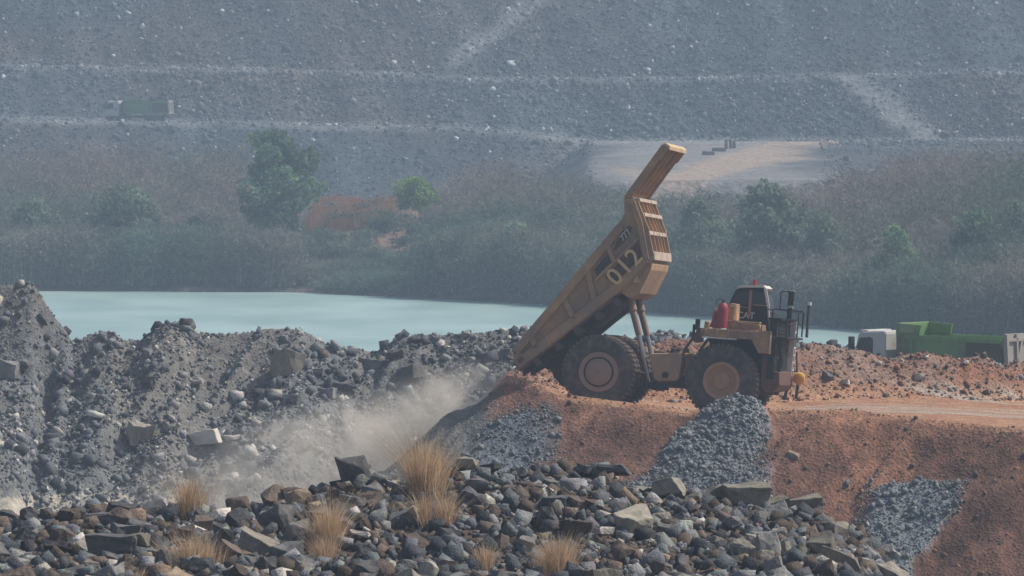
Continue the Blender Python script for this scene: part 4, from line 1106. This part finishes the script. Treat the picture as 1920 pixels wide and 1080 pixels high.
# ------------------------------------------------------------------ dry grass
def tuft(px, py, h, w, nb, lab, Y0=137, Y1=153, lean=0.0):
    p = on_view(px, py, Y0, Y1)
    if p is None:
        x0, y0 = float(X_of(px, 151.5)), 151.5; z0 = float(H(np.array([x0]), np.array([y0]))[0])
    else: x0, y0, z0 = [float(v) for v in p]
    r = rng
    ck = r.integers(0, 7, nb); cx0 = r.normal(0, w * 0.22, 7)[ck]; ch0 = r.uniform(0.6, 1.0, 7)[ck]
    bx = cx0 + r.normal(0, w * 0.07, nb); by = r.normal(0, w * 0.15, nb)
    L = h * ch0 * r.uniform(0.35, 1.0, nb) ** 0.8; a = r.uniform(0, 2 * math.pi, nb); t = np.abs(r.normal(0.10, 0.30, nb)) + 0.02; nb_ = nb
    dx = np.cos(a) * t + lean + bx * 0.25; dy = np.sin(a) * t
    V = np.zeros((nb, 5, 3)); wd = r.uniform(0.003, 0.007, nb)
    fa = r.uniform(0, math.pi, nb); wx = np.cos(fa) * wd; wy = np.sin(fa) * wd * 0.5
    for k, (u, ww) in enumerate(((0, 1), (0.55, 0.8), (1.0, 0))):
        cx = bx + dx * L * (u * 0.35 + u * u * 0.95); cy = by + dy * L * (u * 0.6 + u * u * 0.6); cz = L * (u - 0.12 * u * u) - 0.1
        if k < 2:
            V[:, 2 * k] = np.stack([cx - wx * ww, cy - wy * ww, cz], 1); V[:, 2 * k + 1] = np.stack([cx + wx * ww, cy + wy * ww, cz], 1)
        else: V[:, 4] = np.stack([cx, cy, cz], 1)
    F = np.array([[0, 1, 3], [0, 3, 2], [2, 3, 4]])
    F = (F[None] + (np.arange(nb) * 5)[:, None, None]).reshape(-1, 3)
    c = np.array([(0.72, 0.53, 0.34), (0.62, 0.42, 0.25), (0.80, 0.66, 0.48), (0.42, 0.30, 0.20)])[r.integers(0, 4, nb)] * r.uniform(0.8, 1.2, (nb, 1))
    o = np_mesh('grass_tuft', V.reshape(-1, 3), F, M['grass'], np.repeat(c, 5, 0)); o.location = (x0, y0, z0)
    tag(o, lab, 'grass tuft', 'dry grass tufts in the foreground')
tuft(808, 935, 2.6, 0.85, 1500, 'tallest dry orange grass tuft, rising from the heap crest below the dust')
tuft(815, 985, 1.4, 0.7, 700, 'dry grass growing just below the tallest tuft')
tuft(363, 965, 1.45, 0.8, 650, 'dry grass tuft alone on the left part of the heap crest', lean=0.0)
tuft(615, 1030, 2.0, 0.6, 800, 'tall thin dry grass tuft left of the dark standing stones')
tuft(612, 1056, 1.2, 0.7, 600, 'short dry grass at the foot of the tall thin tuft')
tuft(380, 1070, 1.4, 1.1, 1300, 'wide brown grass tuft at the lower left edge of the heap')
tuft(738, 968, 0.55, 0.5, 350, 'small sparse grass tuft between the dark stones and the tallest tuft')
tuft(915, 1068, 1.0, 0.7, 500, 'short pinkish dry grass low in the heap centre')
tuft(1040, 1078, 1.4, 1.0, 1300, 'olive brown grass tuft at the bottom edge right of centre')
tuft(250, 1085, 0.5, 0.8, 500, 'short straw grass at the bottom edge left of the wide tuft')
tuft(1085, 1082, 0.45, 0.9, 500, 'short straw coloured grass right of the olive tuft')

# ------------------------------------------------------------------ far shore vegetation
def leaves(P, s, up=0.3):
    n = len(P)
    d1 = rng.normal(size=(n, 3)); d1 /= np.linalg.norm(d1, axis=1)[:, None]
    d2 = np.cross(d1, rng.normal(size=(n, 3))); d2 /= np.linalg.norm(d2, axis=1)[:, None]
    s = s[:, None]
    V = np.stack([P - d1 * s, P + d2 * s * 0.55, P + d1 * s, P - d2 * s * 0.55], 1)
    return V
def tree(px, ybase_Y, top_py, wpx, cb, lab, cols, nleaf, name='leafy_tree', group=None, shape=1.0):
    Y = ybase_Y; x0 = float(X_of(px, Y)); z0 = float(HF(np.array([x0]), np.array([Y]))[0]) - 0.1
    h = float(Z_of(top_py, Y)) - z0; w = wpx / FPX * Y / 2
    root = empty(name, (x0, Y, z0)); tag(root, lab, 'tree', group)
    t = MB(); lobes = []
    rr = random.Random(int(px))
    tr = 0.03 * h * 0.6
    t.tube((0, 0, 0), (0.1, 0, h * cb), tr, tr * 0.75, 8); t.tube((0.1, 0, h * cb), (0, 0.1, h * 0.75), tr * 0.75, tr * 0.3, 7)
    K = 20
    for k in range(K):
        u = (k + 0.5) / K
        zc = h * (cb + (0.93 - cb) * u)
        rad = w * (math.sin(math.pi * min(1, 0.22 + 0.74 * u)) ** shape)
        a = k * 2.4 + rr.uniform(-.3, .3); q = rad * rr.uniform(0.25, 0.8)
        c = (q * math.cos(a), q * math.sin(a), zc + h * rr.uniform(-0.04, 0.04)); r = w * rr.uniform(0.20, 0.46)
        lobes.append((c, r))
        t.tube((0.05, 0.05, zc - 0.35 * q - 0.2), c, tr * 0.3, tr * 0.08, 5)
    t.build('trunk', M['bark'], root)
    Ps = []; Cs = []
    for (c, r) in lobes:
        n = nleaf // K
        d = rng.normal(size=(n, 3)); d /= np.linalg.norm(d, axis=1)[:, None]
        q = r * (0.45 + 0.6 * rng.random(n) ** 0.6) * (1 + 0.35 * np.sin(d[:, 0] * 5 + c[0]) * np.sin(d[:, 2] * 4))
        Ps.append(np.array(c) + d * q[:, None] * np.array([1, 1, 0.75]))
        Cs.append(np.array(cols)[rng.integers(0, len(cols), n)] * rng.uniform(0.65, 1.35))
    P = np.concatenate(Ps); C = np.concatenate(Cs) * rng.uniform(0.8, 1.2, (len(P), 1))
    V = leaves(P, rng.uniform(0.10, 0.24, len(P)) * max(0.7, w / 3))
    F = np.arange(len(P) * 4).reshape(-1, 4)
    np_mesh('crown', V.reshape(-1, 3), F, M['veg'], np.repeat(C, 4, 0), parent=root)
G1 = [(0.13, 0.21, 0.115), (0.16, 0.25, 0.13), (0.10, 0.165, 0.10)]
G2 = [(0.20, 0.32, 0.07), (0.25, 0.37, 0.10), (0.15, 0.25, 0.06)]
G3 = [(0.19, 0.29, 0.15), (0.24, 0.34, 0.18), (0.14, 0.22, 0.12)]
G4 = [(0.18, 0.23, 0.16), (0.21, 0.265, 0.18), (0.15, 0.195, 0.14)]
tree(520, 655, 232, 178, 0.30, 'tallest broad green tree on the far lake shore', G1, 9000)
tree(778, 682, 334, 92, 0.15, 'small bright lime green tree above the far shore', G2, 4500)
tree(1682, 549, 418, 118, 0.12, 'pale green bushy tree on the right part of the far shore', G3, 6000)
tree(1835, 552, 400, 160, 0.12, 'darker green wide tree right of the pale green tree', G1, 7000)
tree(1440, 582, 348, 190, 0.10, 'dull green wide tree behind the haul truck cab', G4, 8000)
tree(1310, 590, 366, 130, 0.10, 'dull green tree just right of the raised body front', G4, 5500)
tree(1545, 572, 392, 120, 0.10, 'low dull green tree between the wide dull tree and the pale green tree', G4, 4500)
tree(1905, 549, 372, 110, 0.10, 'dull green tree cut by the right edge of the picture', G4, 4500)
tree(235, 656, 350, 190, 0.10, 'dull green wide low tree near the left of the far shore', G4, 7000)
tree(60, 658, 372, 140, 0.10, 'dull green low tree at the left end of the far shore', G4, 5500)
tree(365, 654, 408, 110, 0.10, 'small dull green tree left of the tallest tree', G4, 4000)
tree(965, 615, 420, 120, 0.10, 'low dull green tree on the shore left of the raised body', G4, 4500)

# the wood: bare twiggy scrub with sparse leaves, too dense to count
TOP = [(-300, 285), (0, 290), (100, 268), (200, 262), (320, 268), (440, 262), (520, 300), (580, 400), (640, 425), (730, 430), (790, 390), (850, 330), (900, 296), (980, 302), (1060, 318), (1120, 340), (1250, 362),
       (1300, 356), (1400, 352), (1500, 340), (1560, 322), (1640, 292), (1700, 276), (1800, 266), (1920, 262), (2300, 262)]
nb = 3000
px = rng.uniform(-200, 2120, nb); t = rng.random(nb) ** 0.75; t = np.where(rng.random(nb) < 0.25, t * 0.06, t)
sh = np.interp(px, *zip(*SHX)); Y = sh + 1.0 + t * np.minimum(84, 735 - sh)
bank = (px > 560) & (px < 800)
Y = np.where(bank & (Y > 672), sh + 3 + rng.random(nb) * 24, Y)
bxx = X_of(px, Y); bz = HF(bxx, Y)
toppy = np.interp(px, *zip(*TOP)); frontpy = np.where(bank, 470, np.interp(px, [0, 500, 900, 1100, 1600, 1900], [425, 430, 425, 445, 500, 505]))
tp_ = frontpy + (toppy - frontpy) * np.clip((Y - sh) / 75, 0, 1) + rng.uniform(0, 60, nb)
hz = np.clip(Z_of(tp_, Y) - bz, 1.2, 11.5)
hz = np.where(bank, rng.uniform(0.5, 1.7, nb), hz)
keepb = ~bank | (rng.random(nb) < 0.6)
px, Y, bxx, bz, hz, sh = px[keepb], Y[keepb], bxx[keepb], bz[keepb], hz[keepb], sh[keepb]; nb = len(px)
Vs = []; Cs = []; LV = []; LC = []
for i in range(nb):
    k = int(70 + 14 * hz[i]); rr_ = 0.9 + hz[i] * 0.16
    zz = hz[i] * rng.random(k) ** 0.8; q = rng.normal(0, rr_ * 0.5, (k, 2))
    P = np.stack([bxx[i] + q[:, 0], Y[i] + q[:, 1], bz[i] + zz * np.clip(1.1 - 0.25 * np.abs(q[:, 0]) / rr_, 0.5, 1)], 1)
    L = rng.uniform(0.3, 1.0, k)[:, None]; d = np.stack([rng.normal(0, 0.8, k), rng.normal(0, 0.8, k), rng.uniform(0.2, 1.0, k)], 1)
    wv = np.stack([rng.uniform(0.02, 0.07, k), rng.uniform(-0.03, 0.03, k), rng.uniform(-0.05, 0.05, k)], 1)
    Vs.append(np.stack([P - wv, P + wv, P + d * L], 1))
    ks = 3 if hz[i] > 3 else 1
    Ps_ = np.stack([bxx[i] + rng.normal(0, rr_ * 0.5, ks), Y[i] - rng.random(ks) * rr_, np.full(ks, bz[i])], 1); wv = np.array([0.07, 0, 0]) * rng.uniform(0.5, 1.2, (ks, 1))
    tops = Ps_ + np.stack([rng.normal(0, 0.5, ks), np.zeros(ks), hz[i] * rng.uniform(0.7, 1.12, ks)], 1)
    Vs.append(np.stack([Ps_ - wv, Ps_ + wv, tops], 1)); Cs.append(np.tile(np.array([0.24, 0.22, 0.20]) * rng.uniform(0.6, 1.3), (ks, 1)))
    green = vnoise(np.array([bxx[i] * 0.09]), np.array([Y[i] * 0.05]), 7)[0]
    low = 1 - min(1, (Y[i] - sh[i]) / 55)
    brown = np.array((0.205, 0.168, 0.150)); gr_c = np.array((0.090, 0.135, 0.095)); 
    mixg = np.clip(green * 1.5 - 0.55 + 0.55 * low + (0.25 if 1150 < px[i] < 1500 else 0), 0, 1)
    cc = (brown * (1 - mixg) + gr_c * mixg) * rng.uniform(0.8, 1.5)
    Cs.append(np.repeat(cc[None] * rng.uniform(0.9, 1.1), k, 0))
    kl = int(50 + 90 * mixg * (1 + hz[i] / 6))
    zz = hz[i] * rng.random(kl) ** 0.7; q = rng.normal(0, rr_ * 0.55, (kl, 2))
    P = np.stack([bxx[i] + q[:, 0], Y[i] + q[:, 1], bz[i] + zz * 0.95], 1)
    LV.append(leaves(P, rng.uniform(0.10, 0.26, kl))); LC.append(np.repeat((cc * rng.uniform(0.9, 1.1))[None], kl, 0) * rng.uniform(0.9, 1.1, (kl, 1)))
V = np.concatenate(Vs); C = np.concatenate(Cs)
tag(np_mesh('scrub_wood', V.reshape(-1, 3), np.arange(len(V) * 3).reshape(-1, 3), M['veg'], np.repeat(C, 3, 0)), 'bare grey brown scrub wood along the far lake shore', 'wood', kind='stuff')
V = np.concatenate(LV); C = np.concatenate(LC)
tag(np_mesh('scrub_leaves', V.reshape(-1, 3), np.arange(len(V) * 4).reshape(-1, 4), M['veg'], np.repeat(C, 4, 0)), 'sparse dull leaves of the scrub along the far lake shore', 'wood', kind='stuff')
# orange grass on the far bank
n = 18000
pxg = rng.uniform(562, 738, n); Yg = rng.uniform(664, 686, n); xg = X_of(pxg, Yg); zg = HF(xg, Yg)
P = np.stack([xg, Yg, zg - 0.05], 1); L = (rng.uniform(0.7, 1.9, n) * (0.6 + 0.6 * vnoise(xg * 0.7, Yg * 0.2, 3)))[:, None]
d = np.stack([rng.normal(0, 0.2, n), rng.normal(0, 0.2, n), np.ones(n)], 1); wv = np.stack([rng.uniform(0.015, 0.05, n), np.zeros(n), np.zeros(n)], 1)
V = np.stack([P - wv, P + wv, P + d * L], 1)
C = np.array([(0.52, 0.27, 0.13), (0.42, 0.21, 0.11), (0.56, 0.34, 0.18)])[rng.integers(0, 3, n)]
tag(np_mesh('dry_grass', V.reshape(-1, 3), np.arange(n * 3).reshape(-1, 3), M['grass'], np.repeat(C, 3, 0)), 'strip of orange dry grass on the far bank between the trees', 'grass', kind='stuff')

# ------------------------------------------------------------------ tipping dust
m, N, L, b = new_mat('tipping_dust')
N.remove(b)
out = N['Material Output']
pv = N.new('ShaderNodeVolumePrincipled'); pv.inputs['Color'].default_value = (0.96, 0.90, 0.81, 1); pv.inputs['Anisotropy'].default_value = 0.0
L.new(pv.outputs[0], out.inputs['Volume'])
DL = 15.5
tc = N.new('ShaderNodeTexCoord'); sp = N.new('ShaderNodeSeparateXYZ'); L.new(tc.outputs['Object'], sp.inputs[0])
def mth(op, a, b_=None, clamp=False):
    n_ = N.new('ShaderNodeMath'); n_.operation = op; n_.use_clamp = clamp
    for i, v in enumerate((a, b_)):
        if v is None: continue
        if isinstance(v, (int, float)): n_.inputs[i].default_value = v
        else: L.new(v, n_.inputs[i])
    return n_.outputs[0]
u = mth('DIVIDE', sp.outputs[0], DL)
rad = mth('ADD', 0.95, mth('MULTIPLY', mth('POWER', mth('MAXIMUM', u, 0.0), 0.8), 3.9))
rr2 = mth('SQRT', mth('ADD', mth('MULTIPLY', sp.outputs[1], sp.outputs[1]), mth('MULTIPLY', sp.outputs[2], sp.outputs[2])))
fall = mth('SUBTRACT', 1.0, mth('DIVIDE', rr2, rad), True)
endf = mth('MULTIPLY', mth('MULTIPLY', mth('SUBTRACT', 1.0, u, True), 3.0, True), mth('MULTIPLY', mth('ADD', u, 0.0, True), 12.0, True))
nz = N.new('ShaderNodeTexNoise'); nz.inputs['Scale'].default_value = 0.55; nz.inputs['Detail'].default_value = 5; nz.inputs['Roughness'].default_value = 0.62; nz.inputs['Distortion'].default_value = 1.2
L.new(tc.outputs['Object'], nz.inputs['Vector'])
nn = mth('MULTIPLY', mth('SUBTRACT', nz.outputs[0], 0.40, True), 4.2)
dens = mth('MULTIPLY', mth('MULTIPLY', mth('POWER', fall, 1.3), endf), nn)
thin = mth('SUBTRACT', 1.0, mth('MULTIPLY', u, 0.62))
L.new(mth('MULTIPLY', mth('MULTIPLY', dens, thin), 1.9), pv.inputs['Density'])
d = MB(); n = 20; rings = 9; V = []
for k in range(rings):
    u_ = k / (rings - 1); r = 0.97 + 3.92 * u_ ** 0.8
    for i in range(n):
        a_ = 2 * math.pi * i / n; V.append((u_ * DL, r * math.cos(a_), r * math.sin(a_)))
F = [(k * n + i, k * n + (i + 1) % n, (k + 1) * n + (i + 1) % n, (k + 1) * n + i) for k in range(rings - 1) for i in range(n)]
F += [tuple(range(n))[::-1], tuple(range((rings - 1) * n, rings * n))]
d.add(V, F)
du = d.build('dust', m, None)
p0 = Vector((0.25, 249.6, 9.25)); p1 = Vector((-12.0, 252.0, 2.2)); dd = (p1 - p0).normalized()
du.location = p0; du.rotation_euler = dd.to_track_quat('X', 'Z').to_euler()
tag(du, 'pale tan dust billowing down from the tail of the raised truck body', 'dust', kind='stuff')

# ------------------------------------------------------------------ haze
m, N, L, b = new_mat('air_haze')
N.remove(b)
pv = N.new('ShaderNodeVolumePrincipled'); pv.inputs['Color'].default_value = (0.62, 0.79, 1.0, 1); pv.inputs['Density'].default_value = 0.00042; pv.inputs['Anisotropy'].default_value = 0.0
L.new(pv.outputs[0], N['Material Output'].inputs['Volume'])
h = MB(); h.box(-275, 275, -60, 1140, -5.2, 52)
hz_ = h.build('haze', m, None)
tag(hz_, 'thin blue grey haze filling the air over the quarry', 'haze', kind='stuff')
